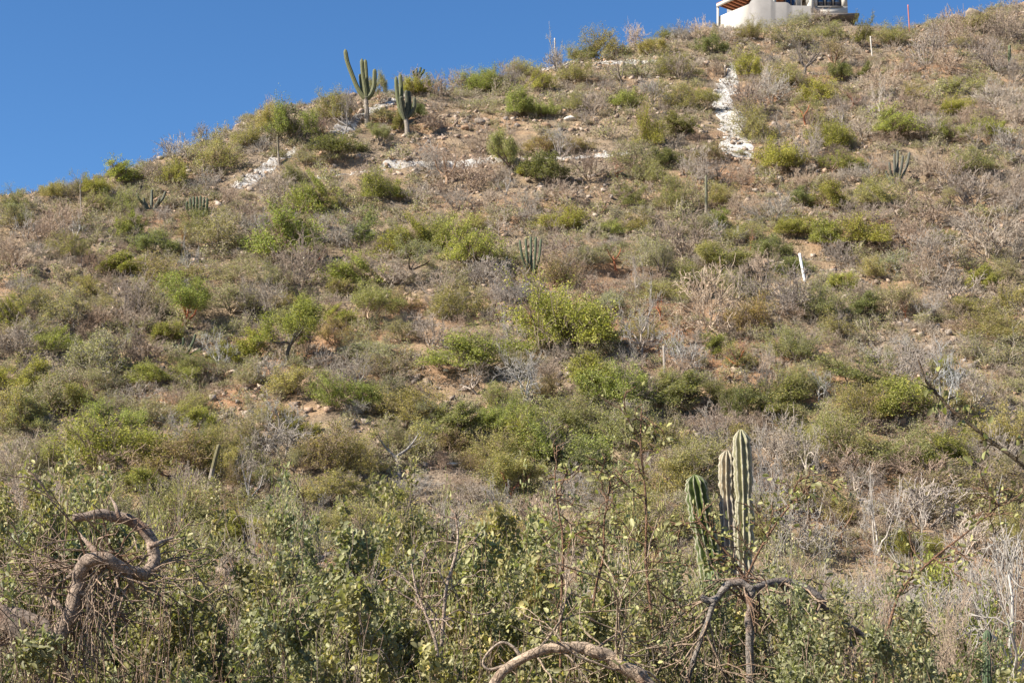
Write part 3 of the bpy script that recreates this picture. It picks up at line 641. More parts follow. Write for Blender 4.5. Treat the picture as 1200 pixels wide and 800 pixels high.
pole('wooden_post', 779, 443, 778, 405, 1.8, BARK, 'weathered grey wooden post beside the twisted white tree', 'post', (0.3, 0.26, 0.22), 'weathered posts')
pole('wooden_post', 1022, 66, 1020, 43, 0.8, BARK, 'pale bent stake below the right end of the house', 'post', (0.5, 0.46, 0.4), 'weathered posts')
pole('wooden_post', 651, 66, 650, 45, 0.8, BARK, 'pale post on the skyline among dry twigs left of centre', 'post', (0.5, 0.45, 0.38), 'weathered posts')
pole('wooden_post', 849, 90, 850, 77, 1.2, BARK, 'short pale post at the top of the wide gravel strip', 'post', (0.42, 0.35, 0.28), 'weathered posts')
pole('red_pole', 1066, 33, 1064, 6, 0.75, REDP, 'thin red painted pole on the skyline right of the house', 'pole')
landmark('the red pole', 1065, 20)

def boulder(px, py, wpx, hpx, cols, lab, seed, name='boulder', D=None, depth=0.7):
    p = hit(px, py, 50) if D is None else at(px, py, D)
    k = p[1] / F; rng = np.random.default_rng(seed); n, m = 14, 10
    th = np.linspace(0.0, math.pi, m); ph = np.arange(n) / n * 2 * np.pi
    D3 = np.stack([np.sin(th)[:, None] * np.cos(ph), np.sin(th)[:, None] * np.sin(ph), np.cos(th)[:, None] + 0 * ph], -1)
    pl = unit(rng.normal(size=(13, 3))); dd = rng.uniform(0.62, 0.95, 13)
    dots = np.maximum(D3 @ pl.T, 1e-3); Rr = np.min(dd / dots, -1).clip(0, 1.15)
    V = D3 * Rr[..., None] * np.array([wpx * k / 2, wpx * k / 2 * depth, hpx * k / 2]); I = np.arange(n * m).reshape(m, n)
    Fq = np.stack([I[:-1], I[1:], np.roll(I, -1, 1)[1:], np.roll(I, -1, 1)[:-1]], -1).reshape(-1, 4)
    o = link(name, mesh_from(name, V.reshape(-1, 3), [Fq], cols)); o.location = Vector(p + np.array([0, 0, hpx * k * 0.3])); tag(o, lab, 'rock', 'larger rocks lying on the slope'); return o
R1 = mat_rock('grey brown rock', [(0.26, 0.21, 0.17), (0.27, 0.22, 0.18)]); R2 = mat_rock('pale rock', [(0.6, 0.55, 0.47), (0.6, 0.55, 0.47)]); R3 = mat_rock('rusty rock', [(0.32, 0.21, 0.14), (0.3, 0.2, 0.13)])
for i, (x, y, w, h, m, lab) in enumerate((
    (175, 379, 11, 7, R2, 'white rock half hidden between shrubs on the left slope'), (409, 419, 10, 6, R1, 'leftmost dark rock of the small heap left of centre'), (417, 424, 9, 6, R1, 'flat dark rock in the middle of the small heap'),
    (424, 420, 9, 8, R1, 'rightmost dark rock of the small heap left of centre'), (555, 452, 10, 6, R1, 'grey flat rock on bare soil in the middle of the slope'), (522, 438, 8, 4, R2, 'pale flat stone on bare soil above centre path'),
    (325, 460, 12, 5, R1, 'long grey rock under the dead trunk on the left'), (562, 146, 16, 9, R1, 'grey outcrop rock among rubble below the skyline'), (545, 152, 12, 7, R3, 'rusty outcrop rock among rubble below the skyline'),
    (458, 188, 9, 6, R3, 'brown rock on bare soil right of the shorter candelabra base'), (668, 142, 14, 8, R2, 'pale outcrop rock on the ledge above the gravel trail'), (640, 150, 14, 8, R3, 'rusty rock on the ledge above the gravel trail'),
    (1140, 14, 24, 16, R1, 'big grey outcrop rock at the top right skyline'), (1120, 20, 16, 9, R1, 'smaller grey outcrop rock at the top right skyline'), (926, 55, 6, 5, R2, 'white stone below the house terrace'),
    (141, 366, 5, 4, R2, 'tiny white stone above the white rock on the left'), (358, 490, 6, 5, R1, 'small dark rock on the bare patch low on the left'), (1040, 418, 12, 6, R2, 'pale rock in the stony patch right of centre'), (1020, 422, 10, 5, R3, 'tan rock in the stony patch right of centre'),
    (545, 508, 9, 5, R2, 'pale stone below the dark shrub near the middle'), (530, 548, 16, 6, R2, 'flat pale rock among grey sticks low in the middle'), (277, 748, 34, 18, R3, ''))):
    if lab: boulder(x, y, w, h, m, lab, 60 + i)
def log(pts, r, col, lab):
    P = [hit(x, y, 50) for x, y in pts]; P = [q + np.array([0, 0, 0.07]) for q in P]; k = P[0][1] / F
    o = rod('fallen_log', P, np.linspace(r * k, r * k * 0.6, 12), BARK, lab, 'log', col, 8, 'fallen dead wood'); return o
log([(463, 233), (475, 234), (490, 238), (504, 247)], 1.8, (0.42, 0.33, 0.24), 'long pale fallen log on bare soil below the gravel trail'); landmark('the long pale log', 482, 238)
log([(402, 488), (412, 485), (420, 480)], 1.6, (0.3, 0.26, 0.22), 'short grey fallen log below the bright shrubs left of centre')
log([(318, 448), (330, 452), (338, 455)], 2.4, (0.38, 0.31, 0.24), 'thick tan fallen log near the dead trunk on the left')
log([(138, 321), (150, 320), (159, 321)], 1.8, (0.12, 0.095, 0.08), 'dark fallen log on the upper left slope')
log([(556, 320), (566, 316), (575, 322)], 1.8, (0.33, 0.29, 0.25), 'grey fallen log left of the five stemmed cactus')

# ------------------------------------------------------------------ house at the crest
STUC = mat_plain('cream stucco', (0.50, 0.465, 0.405), 0.85, 0.15, 1.5, 0.07, 0.2); STUG = mat_plain('grey stucco', (0.22, 0.205, 0.19), 0.88, 0.12, 1.5, 0.09, 0.3)
WOOD = mat_plain('red brown timber', (0.30, 0.12, 0.06), 0.6, 0.25, 6, 0.25); CONC = mat_plain('dark slab edge', (0.16, 0.14, 0.125), 0.85, 0.15); FRAME = mat_plain('dark frame', (0.10, 0.09, 0.08), 0.5, 0.3)  # slab tone is darkened to paint in the shadow at the house base
m, nt, ns, ls = nodes('window glass'); p_ = N(nt, 'ShaderNodeBsdfPrincipled', Roughness=0.04); p_.inputs['Base Color'].default_value = (0.03, 0.05, 0.09, 1); p_.inputs['Specular IOR Level'].default_value = 1.0; p_.inputs['Metallic'].default_value = 0.35
o_ = N(nt, 'ShaderNodeOutputMaterial'); ls.new(p_.outputs[0], o_.inputs[0]); GLASS = m
def build_house():
    D = hit(925, 30, 50)[1] + 1.0; k = D / F
    O = at(920, 22, D); r = link('white_house', None); r.location = Vector(O)
    tag(r, 'cream stucco house with terrace and blue windows on the hill crest', 'house')
    X = lambda px: (px - 920) * k
    Z = lambda py: (22 - py) * k
    # right block with the window
    boxes('wall', [(X(955), X(997), 0, 7, Z(17), Z(6.5)), (X(955), X(960), 0, 7, Z(6.5), Z(-10)), (X(990), X(997), 0, 7, Z(6.5), Z(-10)), (X(955), X(997), 0, 7, Z(-10), Z(-46))], STUC, r)
    boxes('roof_slab', [(X(951), X(1001), -0.35, 7.4, Z(-46), Z(-50))], STUC, r)
    for a, b in ((960, 969.8), (970, 979.8), (980, 990)):
        w = boxes('window', [(X(a), X(b), 0.14, 0.2, Z(6.48), Z(-9.9))], GLASS, r)
        boxes('frame', [(X(a), X(a) + 0.05, 0.06, 0.138, Z(6.4), Z(-9.8)), (X(b) - 0.05, X(b), 0.06, 0.138, Z(6.4), Z(-9.8)), (X(a) + 0.052, X(b) - 0.052, 0.06, 0.138, Z(6.4), Z(6.4) + 0.06)], FRAME, w)
    boxes('sill', [(X(959), X(991), -0.1, 0.0, Z(7.6), Z(6.6))], STUG, r)
    boxes('floor_slab', [(X(948), X(1010), -0.4, 7.5, Z(20.0), Z(17.03))], CONC, r)
    boxes('foundation', [(X(950), X(1004), 1.2, 7, Z(60), Z(20.53))], CONC, r)
    # recessed glazed middle between columns, timber door leaves and railing
    boxes('wall', [(X(884), X(908), 2.2, 6.8, Z(30), Z(-46)), (X(908.2), X(954.8), 3.4, 6.8, Z(-22), Z(-46))], STUC, r)
    d = boxes('glass_door', [(X(928), X(949), 3.3, 3.36, Z(21.9), Z(-21.9))], GLASS, r)
    boxes('frame', [(X(q), X(q) + 0.1, 3.2, 3.29, Z(21.9), Z(-21.9)) for q in (928, 934.5, 941.5, 948)], FRAME, d)
    boxes('timber_door', [(X(910), X(918.8), 3.3, 3.38, Z(21.9), Z(-21.9)), (X(919), X(927.8), 3.3, 3.38, Z(21.9), Z(-21.9))], WOOD, r)
    for q in (904, 950): boxes('column', [(X(q), X(q) + 0.36, -0.25, 0.11, Z(27), Z(-30))], STUC, r)
    boxes('beam', [(X(900), X(954.9), -0.3, 0.16, Z(-30.05), Z(-36))], STUC, r)
    # terrace wall with a rounded corner, stepping down to the right
    pts = [(X(949), -0.95), (X(925), -1.05), (X(900), -1.1), (X(886), -1.0), (X(881.5), -0.55), (X(880), 0.6)]
    P = smooth_path(pts, 40); tops = np.interp(P[:, 0], [X(878), X(882), X(890), X(903), X(903.5), X(921), X(921.5), X(949)], [Z(2), Z(2), Z(3), Z(4), Z(8), Z(8), Z(12), Z(12)])
    Tn = np.gradient(P, axis=0); Tn /= np.linalg.norm(Tn, axis=1, keepdims=True); Nn = np.stack([Tn[:, 1], -Tn[:, 0]], 1) * -0.25
    n = 40; V = np.concatenate([np.column_stack([P, np.full(n, Z(48))]), np.column_stack([P, tops]), np.column_stack([P + Nn, tops]), np.column_stack([P + Nn, np.full(n, Z(48))])]).reshape(4, n, 3)
    I = np.arange(4 * n).reshape(4, n); Fq = np.concatenate([np.stack([I[a, :-1], I[a, 1:], I[b, 1:], I[b, :-1]], -1) for a, b in ((0, 1), (1, 2), (2, 3))])
    link('terrace_wall', mesh_from('terrace_wall', V.reshape(-1, 3), [Fq], STUG, False), r)
    # left terrace running back from the corner: stuccoed parapet, corner post, flat roof on timber rafters
    def pt(px, py, y): return at(px, py, D + y) - O
    def slab(name, qs, dy, mat):
        """qs: front face, four corners (px, py, depth); dy: thickness to the back"""
        f = [pt(*q) for q in qs]; V = f + [q + np.array([0.02, dy, 0]) for q in f]
        return link(name, mesh_from(name, V, [np.array([[0, 1, 2, 3], [4, 7, 6, 5], [3, 2, 6, 7], [0, 3, 7, 4], [1, 5, 6, 2], [0, 4, 5, 1]])], mat), r)
    slab('parapet', [(841.5, 60, 4.4), (880, 60, 0.4), (880, 4, 0.4), (841.5, 20, 4.4)], 0.25, STUC)
    slab('post', [(840, 60, 4.0), (842.6, 60, 4.0), (842.6, 8.5, 4.0), (840, 8.5, 4.0)], 0.2, STUC)
    slab('roof_edge', [(839.5, 8.4, 4.0), (880, -9, 0.1), (880, -14, 0.1), (839.5, 5, 4.0)], 0.2, STUC)
    slab('back_wall', [(852, 60, 6.6), (883, 60, 3.4), (883, -12, 3.4), (852, 4, 6.6)], 0.2, STUG)
    e = np.array([4.5, 4.0, 0.0]); h = np.array([0, 0, 0.12])
    c = [pt(839.5, 5.6, 4.23), pt(880, -12, 0.33)]; V = [c[0], c[1], c[1] + e, c[0] + e]; V += [q + h for q in V]
    q6 = [np.array([[0, 3, 2, 1], [4, 5, 6, 7], [0, 1, 5, 4], [1, 2, 6, 5], [2, 3, 7, 6], [3, 0, 4, 7]])]
    link('roof_deck', mesh_from('roof_deck', V, q6, WOOD), r)
    d = (c[1] - c[0]) / np.linalg.norm(c[1] - c[0]) * 0.07
    for j in range(8):
        q = c[0] + (c[1] - c[0]) * (j + 0.5) / 8 - h * 1.6
        V = [q - d, q + d, q + d + e, q - d + e]; V += [v + h * 1.57 for v in V]
        link('rafter', mesh_from('rafter', V, q6, WOOD), r)
build_house(); landmark('the white house', 920, 20)
landmark('the wide white gravel strip', 858, 135); landmark('the narrow gravel trail', 470, 198); landmark('the left gravel strip', 296, 210); landmark('the short gravel patch', 692, 185)
# ------------------------------------------------------------------ trees of the slope (px, base py, width px, height px, ...)
TRUNK = {'tan': (0.42, 0.28, 0.18), 'dark': (0.13, 0.105, 0.085), 'red': (0.30, 0.115, 0.06), 'pale': (0.52, 0.44, 0.34), 'brown': (0.24, 0.16, 0.11), 'grey': (0.31, 0.265, 0.225), 'white': (0.47, 0.43, 0.38)}
GT = [  # px, py, w, h, trunk colour, leaf tint, fullness (0 none, 1 full, 2 sparse), prototype, label, landmark
    (524, 216, 62, 56, 'tan', None, 0, 0, 'leaning bare tree with forked tan trunk just under the narrow gravel trail', 'the leaning forked tan tree'),
    (598, 206, 48, 50, 'brown', 'O', 1, 1, 'small olive crowned tree with dark forked trunk beside the narrow gravel trail', 'the olive tree on the trail'),
    (705, 250, 36, 34, 'tan', None, 0, 2, 'small bare tree with thick pale trunk right of the short gravel patch', None),
    (723, 321, 52, 34, 'red', 'D', 2, 3, 'reddish crooked tree with thick leaning trunk near the middle of the slope', 'the reddish crooked tree'),
    (824, 322, 52, 36, 'pale', 'O', 1, 4, 'flat crowned tree on a bent pale trunk below the straight pole cactus', 'the bent pale trunk'),
    (781, 333, 48, 48, 'dark', 'D', 2, 5, 'thin leaved tree with dark forked trunk left of the bent pale trunk', None),
    (486, 331, 78, 48, 'dark', 'D', 2, 6, 'wide grey tree with dark trunk left of the five stemmed cactus', 'the wide dark trunked tree'),
    (515, 349, 52, 32, 'tan', None, 0, 7, 'low bare reddish tree with short pale base below the dense green thicket', None),
    (438, 384, 66, 50, 'tan', 'O', 1, 0, 'umbrella shaped olive tree on a twin tan trunk left of centre', 'the umbrella shaped tree'),
    (335, 423, 90, 68, 'dark', 'G', 1, 1, 'biggest leafy tree of the left slope with dark trunk and broad crown', 'the biggest leafy tree'),
    (320, 497, 30, 32, 'tan', None, 0, 2, 'small bare contorted tree low on the left slope', None),
    (470, 557, 100, 60, 'grey', 'O', 2, 3, 'wide spreading purplish tree with pale limbs low in the middle', 'the wide purplish tree'),
    (598, 584, 80, 46, 'red', 'O', 1, 4, 'low umbrella tree with red crooked trunk low in the middle', 'the low red trunked tree'),
    (620, 401, 60, 50, 'red', None, 0, 5, 'bare reddish branched tree left of the brightest green shrub', None),
    (944, 148, 46, 36, 'red', 'O', 2, 6, 'red limbed tree right of the wide gravel strip', 'the red limbed tree'),
    (760, 68, 42, 24, 'tan', 'O', 1, 7, 'low olive tree with thick tan base near the skyline gravel trail', None),
    (443, 172, 30, 24, 'dark', 'O', 1, 2, 'tiny olive tree between the two candelabra cacti', None),
    (730, 108, 42, 44, 'dark', None, 0, 3, 'bare dark trunked tree under the skyline gravel trail', None),
    (942, 87, 62, 46, 'dark', None, 0, 4, 'large bare tree with dark leaning trunk below the house', 'the dark bare tree'),
    (976, 86, 52, 40, 'brown', 'B', 2, 5, 'brown spreading tree right of the dark bare tree below the house', None),
    (855, 493, 34, 40, 'tan', 'R', 2, 6, 'small tree with peeling tan trunk above the tallest ribbed cactus', None),
    (983, 396, 26, 32, 'grey', None, 0, 7, 'short broken grey trunk under the leaning white pipe', None),
    (120, 379, 50, 38, 'pale', 'D', 2, 0, 'grey green tree with a bent pale trunk left of the white rock', None),
    (750, 482, 55, 40, 'brown', None, 0, 1, 'brown twiggy tree with curved trunk left of the dark bushes near centre', None),
    (213, 384, 78, 60, 'red', 'G', 1, 2, 'green crowned tree with reddish limbs right of the white rock', 'the green reddish limbed tree'),
    (985, 642, 60, 58, 'brown', None, 0, 3, 'thick broken brown snag among grey twigs right of the ribbed cactus', 'the thick brown snag'),
    (879, 298, 22, 28, 'red', None, 0, 4, 'small red leafless trunk on the right half of the slope', None),
    (824, 132, 44, 26, 'pale', 'O', 1, 5, 'olive tree with upright pale trunk left of the wide gravel strip', None),
    (404, 158, 34, 48, 'grey', None, 0, 6, 'grey bare tree just left of the tall candelabra cactus', None),
    (443, 122, 24, 34, 'tan', 'D', 1, 7, 'small dull tree on a straight tan trunk behind the tall candelabra cactus', None),
    (377, 168, 26, 28, 'red', None, 0, 0, 'thin reddish bare tree left of the candelabra cacti', None),
    (1062, 374, 20, 24, 'red', None, 0, 1, 'dark red bare stump with a forked top on the right slope', 'the dark red stump'),
    (560, 335, 30, 24, 'dark', None, 0, 2, 'dark dead broken tree beside the grey fallen log', None),
    (1128, 34, 20, 18, 'tan', None, 0, 3, 'small pale bare trunk near the top right skyline', None),
    (212, 292, 34, 26, 'red', 'B', 2, 4, 'low red limbed tree left under the dark cactus clump', None),
]
PT = [
    (1030, 139, 52, 48, 'white', 0, 'white forked dead tree high on the right slope', 'the white forked tree'),
    (617, 478, 70, 66, 'white', 1, 'silvery many limbed tree in the middle of the slope', 'the silvery tree'),
    (800, 441, 60, 54, 'white', 2, 'twisted whitish tree beside the grey wooden post', 'the twisted whitish tree'),
    (745, 350, 28, 52, 'white', 3, 'slender wispy whitish tree right of the reddish crooked tree', None),
    (752, 418, 88, 80, 'grey', 4, 'big grey fan of leafless branches right of the brightest green shrub', 'the big grey fan tree'),
    (1105, 494, 100, 82, 'white', 0, 'large white fan shaped leafless tree at the right', 'the large white fan tree'),
    (1145, 486, 58, 52, 'white', 1, 'white leafless tree with open forked limbs at far right', None),
    (1103, 519, 32, 36, 'white', 2, 'short broken white tree below the large white fan tree', None),
    (945, 565, 50, 70, 'white', 3, 'thin white leafless tree upper right of the ribbed cactus', None),
    (893, 605, 66, 88, 'grey', 4, 'grey leafless tree right behind the ribbed cactus', None),
    (1030, 650, 75, 90, 'white', 0, 'tall white stemmed leafless tree right of the brown snag', 'the tall white stemmed tree'),
    (765, 128, 48, 38, 'grey', 1, 'grey fan shaped leafless tree under the skyline gravel trail', None),
    (255, 433, 48, 42, 'white', 2, 'whitish leafless tree right of the sprawling dark cactus', None),
    (960, 472, 40, 38, 'white', 3, 'white trunked small tree right of centre among grey brush', None),
    (650, 68, 34, 42, 'white', 4, 'wispy whitish tree standing up on the skyline left of centre', 'the wispy skyline tree'),
    (290, 594, 70, 68, 'grey', 0, 'grey brush of upright twigs low on the left', 'the grey upright brush'),
    (985, 153, 44, 38, 'grey', 1, 'grey leafless tree right of the red limbed tree', None),
    (1085, 378, 42, 30, 'white', 2, 'low whitish leafless tree right of the dark red stump', None),
]
for x, y, w, h, tc, lt, full, pr, lab, lm in GT:
    p = hit(x, y, 50); k = p[1] / F
    t = tree(pr, p, w * k, h * k, vary(prng, TRUNK[tc], 0.08), vary(prng, TINT[lt], 0.08) if lt else None, full, lab)
    if lm: landmark(lm, x, y - h * 0.5)
for x, y, w, h, tc, pr, lab, lm in PT:
    p = hit(x, y, 50); k = p[1] / F
    pale_tree(pr, p, w * k, h * k, vary(prng, TRUNK[tc], 0.06), lab, vary(prng, (0.40, 0.36, 0.315) if tc == 'white' else (0.33, 0.28, 0.235), 0.06))
    if lm: landmark(lm, x, y - h * 0.5)

# ------------------------------------------------------------------ shrubs one can point at (one dark R at right stands in for a shaded hollow): px, base py, width px, height px, kind
S = '''15 250 40 25 O;60 232 38 20 O;85 230 22 18 X;110 228 42 26 G;145 217 52 32 G;205 190 52 28 X;235 166 32 24 X;262 200 60 40 O;287 172 42 32 O;210 216 42 32 G;240 226 36 25 X;150 250 46 25 O;115 250 30 22 O;70 272 52 28 X;20 268 45 25 D
150 281 32 30 G;182 296 46 25 R;230 276 52 28 O;255 290 56 38 D;50 286 46 28 X;90 302 42 25 O;15 318 44 32 X;140 322 46 25 G;195 337 62 36 B;272 331 46 25 D;110 320 32 22 X;290 266 36 25 X;312 152 36 28 O;346 162 52 38 G;385 142 46 32 O;410 142 34 30 X;322 146 32 24 X
482 100 42 22 X;492 102 42 20 G;515 116 42 22 X;562 76 42 18 O;540 82 36 18 X;566 109 44 28 G;595 100 26 22 X;602 136 46 28 G;468 156 20 22 R;490 139 24 16 R;450 142 42 16 D;395 181 58 22 R;360 196 38 18 D;340 211 32 18 O;437 236 64 32 G;490 236 48 18 X;505 201 50 24 X
550 216 62 28 X;568 181 52 24 X;365 246 62 20 G;325 236 52 28 X;535 246 42 22 X;570 244 42 18 X;510 151 32 15 X;588 190 22 12 G;615 70 42 16 O;680 66 32 18 O;715 56 48 30 O;688 68 20 14 R;745 42 28 22 X;780 40 24 14 O;800 48 34 18 X;835 63 30 22 R;655 86 42 20 X;633 106 36 24 G;670 96 42 24 O
752 91 46 25 D;798 96 36 24 X;800 90 50 24 O;805 129 52 30 O;733 126 40 20 G;610 136 30 28 G;640 136 32 16 G;670 131 32 20 O;695 136 46 28 X;757 173 36 42 G;797 161 46 26 R;635 179 42 20 B;670 176 42 15 B;640 216 52 34 R;620 206 26 15 G;690 216 52 28 X;745 196 62 28 D;780 196 36 20 R
878 138 54 36 X;895 111 32 28 X;882 92 42 32 G;890 166 44 38 O;832 190 36 22 B;852 50 38 16 X;875 46 32 22 O;820 46 32 20 X;770 216 42 24 O;820 216 46 32 X;925 52 52 26 D;970 47 36 20 O;1012 56 24 30 R;1045 52 42 24 O;1085 77 64 38 X;1120 52 52 32 X;1180 47 52 36 X;1150 37 52 26 B;1015 93 20 15 R;985 97 36 18 R
930 101 52 24 O;905 121 42 28 X;955 121 62 25 G;1035 106 52 24 X;1110 87 46 24 X;1160 82 52 28 X;1185 100 40 25 X;1075 116 32 20 O;1125 111 42 20 O;1120 136 42 24 G;1080 136 42 24 X;1170 127 52 28 X;975 176 46 38 G;1050 161 66 30 G;1085 167 42 24 X;1120 166 42 22 G;1165 161 46 24 G;1190 145 36 26 X;915 201 56 34 G;945 191 42 32 X
990 201 42 20 G;1130 201 62 28 O;1182 187 52 30 X;1010 166 42 20 X;940 241 34 20 R;970 246 34 30 G;1015 241 62 30 O;1105 217 64 34 X;1140 243 84 40 X;1187 246 44 42 X;1085 264 92 28 X;930 277 44 25 G;965 293 48 28 G;1005 290 62 30 G;1000 263 42 24 X;905 261 52 28 X;1065 291 42 22 X;1090 311 62 34 X;1110 286 32 15 O;1160 302 84 48 X
1190 310 40 30 X;1050 326 62 30 D;1080 336 52 34 X;928 323 42 20 R;985 311 32 20 X;990 341 36 20 G;1020 325 36 22 O;1115 352 62 34 X;1150 341 32 28 G;1180 332 42 24 D;1190 361 42 24 O;920 367 74 44 X;960 371 52 34 O;1045 371 52 38 D;1140 376 52 24 O;1010 371 42 24 R;905 301 36 24 R
670 268 62 22 G;740 247 36 22 R;785 246 48 38 O;842 242 44 22 O;872 257 42 24 X;840 267 36 20 G;862 282 62 22 O;660 239 52 22 X;615 246 42 20 X;820 277 52 28 D;802 307 84 44 X;745 271 42 20 O;720 276 36 18 G;650 312 42 38 X;645 337 54 36 B;690 311 46 24 D;760 321 52 34 D;850 317 58 24 R
810 347 48 28 R;700 347 42 20 X;665 408 84 68 G;640 380 40 30 G;715 367 42 20 D;770 352 62 20 O;830 387 74 58 X;880 392 52 42 B;860 347 52 22 O;890 332 42 28 X;605 352 52 28 X;700 402 44 34 O;330 302 78 58 G;365 252 54 42 G;392 286 52 28 X;428 286 54 34 R;480 302 62 42 G;510 294 46 38 G;553 309 68 46 G
350 337 58 48 X;320 337 36 28 D;410 337 64 34 G;460 336 50 28 X;345 366 34 16 O;393 401 40 28 B;470 398 42 24 D;505 406 54 30 X;560 428 84 38 G;545 371 62 32 O;590 366 32 24 X;575 331 50 24 X;310 371 44 34 X;420 411 32 20 D;440 421 64 20 D
50 366 48 28 O;85 376 54 34 D;150 376 46 42 X;8 387 24 30 G;30 396 32 20 D;70 411 44 26 G;25 422 54 30 X;160 366 36 24 B;270 371 48 30 D;290 366 32 26 X;115 437 74 44 D;165 432 54 38 X;190 447 54 22 G;225 441 42 20 O;295 421 38 34 G;290 452 44 30 D;25 462 54 34 G;50 482 62 38 D;85 482 44 30 R
155 476 54 22 X;10 502 42 38 O;35 502 54 34 O;140 502 64 30 G;180 492 52 24 D;235 487 48 24 O;215 476 28 20 X;140 547 94 54 G;205 557 74 44 B;235 547 42 30 R;120 562 84 28 X;20 562 44 38 X;50 547 64 34 O;255 532 52 30 O;288 522 44 38 D;405 477 58 34 G;450 441 54 24 D;455 448 44 24 X;470 492 78 34 O
530 512 58 32 R;590 507 48 34 G;345 461 54 28 O;318 451 36 26 X;350 511 38 18 G;330 537 74 32 X;385 552 74 48 B;425 557 54 34 O;385 587 54 30 O;430 587 44 24 R;525 532 54 28 B;575 547 64 38 O;545 577 44 20 X;485 582 40 22 X;642 472 26 26 B;725 472 74 42 G;690 455 50 36 G;795 477 64 34 R
846 472 42 20 R;878 492 44 34 R;895 472 44 34 X;835 512 64 28 X;640 512 74 38 O;660 542 84 44 G;612 532 64 44 G;720 522 64 38 O;740 502 54 28 D;780 532 64 30 O;830 562 84 42 O;690 562 64 38 R;665 588 46 30 X;780 582 74 38 O;785 566 40 26 X;612 582 64 38 O;720 582 60 34 D;920 422 64 34 O
1000 452 64 30 R;975 441 38 22 D;925 462 64 30 O;910 482 64 34 R;1030 432 44 20 X;1065 446 50 34 X;1172 432 64 38 D;1165 397 74 24 O;1060 492 54 40 G;1020 492 64 38 O;1000 532 74 42 O;1050 542 74 38 O;1100 542 64 34 G;1162 522 64 42 O;1182 552 54 38 X;915 547 54 46 X;1000 562 64 30 X;1080 572 74 34 X;950 522 54 34 O
1150 594 96 46 B;1080 618 110 44 X;930 645 74 66 X;1075 652 46 30 G;1188 642 54 46 O;960 600 60 40 D;1130 650 80 40 X;870 640 60 40 O;760 630 80 46 O;700 640 70 40 D;640 640 70 44 X;580 640 60 34 O;520 630 60 34 X;460 625 60 34 O;400 625 60 34 O;330 625 70 40 D;200 610 70 40 O;100 610 80 44 O;20 610 70 40 X;820 620 50 34 O;962 30 40 16 X;940 32 36 16 D'''
HAND = []
for e in S.replace('\n', ';').split(';'):
    x, y, w, h, kd = e.split(); HAND.append((float(x), float(y), float(w), float(h), kd))
for x, y, w, h, kd in HAND:
    p = hit(x, y, 50); k = p[1] / F
    shrub(kd, p, w * k * np.interp(y, [90, 260, 330], [1.28, 1.28, 1.45]) * (0.92 if x < 300 and y < 235 else 1.0), (0.82 if x < 300 and y < 235 else 1.0) * h * k * (1.02 if kd != 'X' else 1.2), x, y)
# brush on the flat ground in front of the slope
MID = [(1005, 38, 90, 50, 'O', 690), (1095, 40, 90, 50, 'G', 672), (1165, 34, 80, 50, 'O', 690), (1040, 27, 90, 50, 'O', 722), (960, 29, 80, 50, 'D', 715), (1130, 26, 80, 50, 'G', 728), (960, 46, 110, 60, 'X', 690), (1060, 48, 120, 60, 'X', 668), (1150, 46, 120, 60, 'X', 640), (900, 44, 90, 60, 'D', 672), (1010, 42, 100, 60, 'D', 700), (1120, 30, 130, 100, 'X', 655), (1050, 34, 100, 90, 'X', 668), (1190, 28, 110, 110, 'X', 660), (985, 33, 90, 70, 'X', 690), (930, 40, 80, 60, 'D', 650), (1085, 24, 110, 80, 'X', 705), (1010, 26, 90, 70, 'X', 712), (760, 36, 90, 70, 'O', 650), (690, 32, 90, 60, 'X', 660), (620, 38, 100, 70, 'X', 640),
       (540, 34, 100, 70, 'O', 655), (450, 38, 100, 70, 'G', 640), (370, 40, 90, 60, 'O', 625), (290, 42, 90, 60, 'X', 615), (210, 40, 90, 60, 'O', 610), (120, 42, 90, 60, 'D', 600), (30, 40, 90, 60, 'X', 600), (820, 30, 70, 60, 'O', 668), (900, 28, 80, 60, 'D', 680)]
for x, D, w, h, kd, top in MID:
    q = at(x, top, D); gz = ground(q[0], D); k = D / F
    shrub(kd, np.array([q[0], D, gz]), w * k * (1.7 if kd == 'X' else 1.3), max(q[2] - gz, 0.8), x, top + h * 0.5, None, math.radians(3))
x_ = [(1178, 26, 625, 150), (1135, 30, 668, 150)]
for x, D, top, w in x_:
    q = at(x, top, D); gz = ground(q[0], D); k = D / F
    pale_tree(3 if x > 1160 else 1, np.array([q[0], D, gz]), w * k * 1.2, q[2] - gz, (0.46, 0.425, 0.38), 'thin upright white stemmed tree near the right edge' if x > 1160 else 'second white stemmed tree left of the right edge', (0.36, 0.325, 0.28))

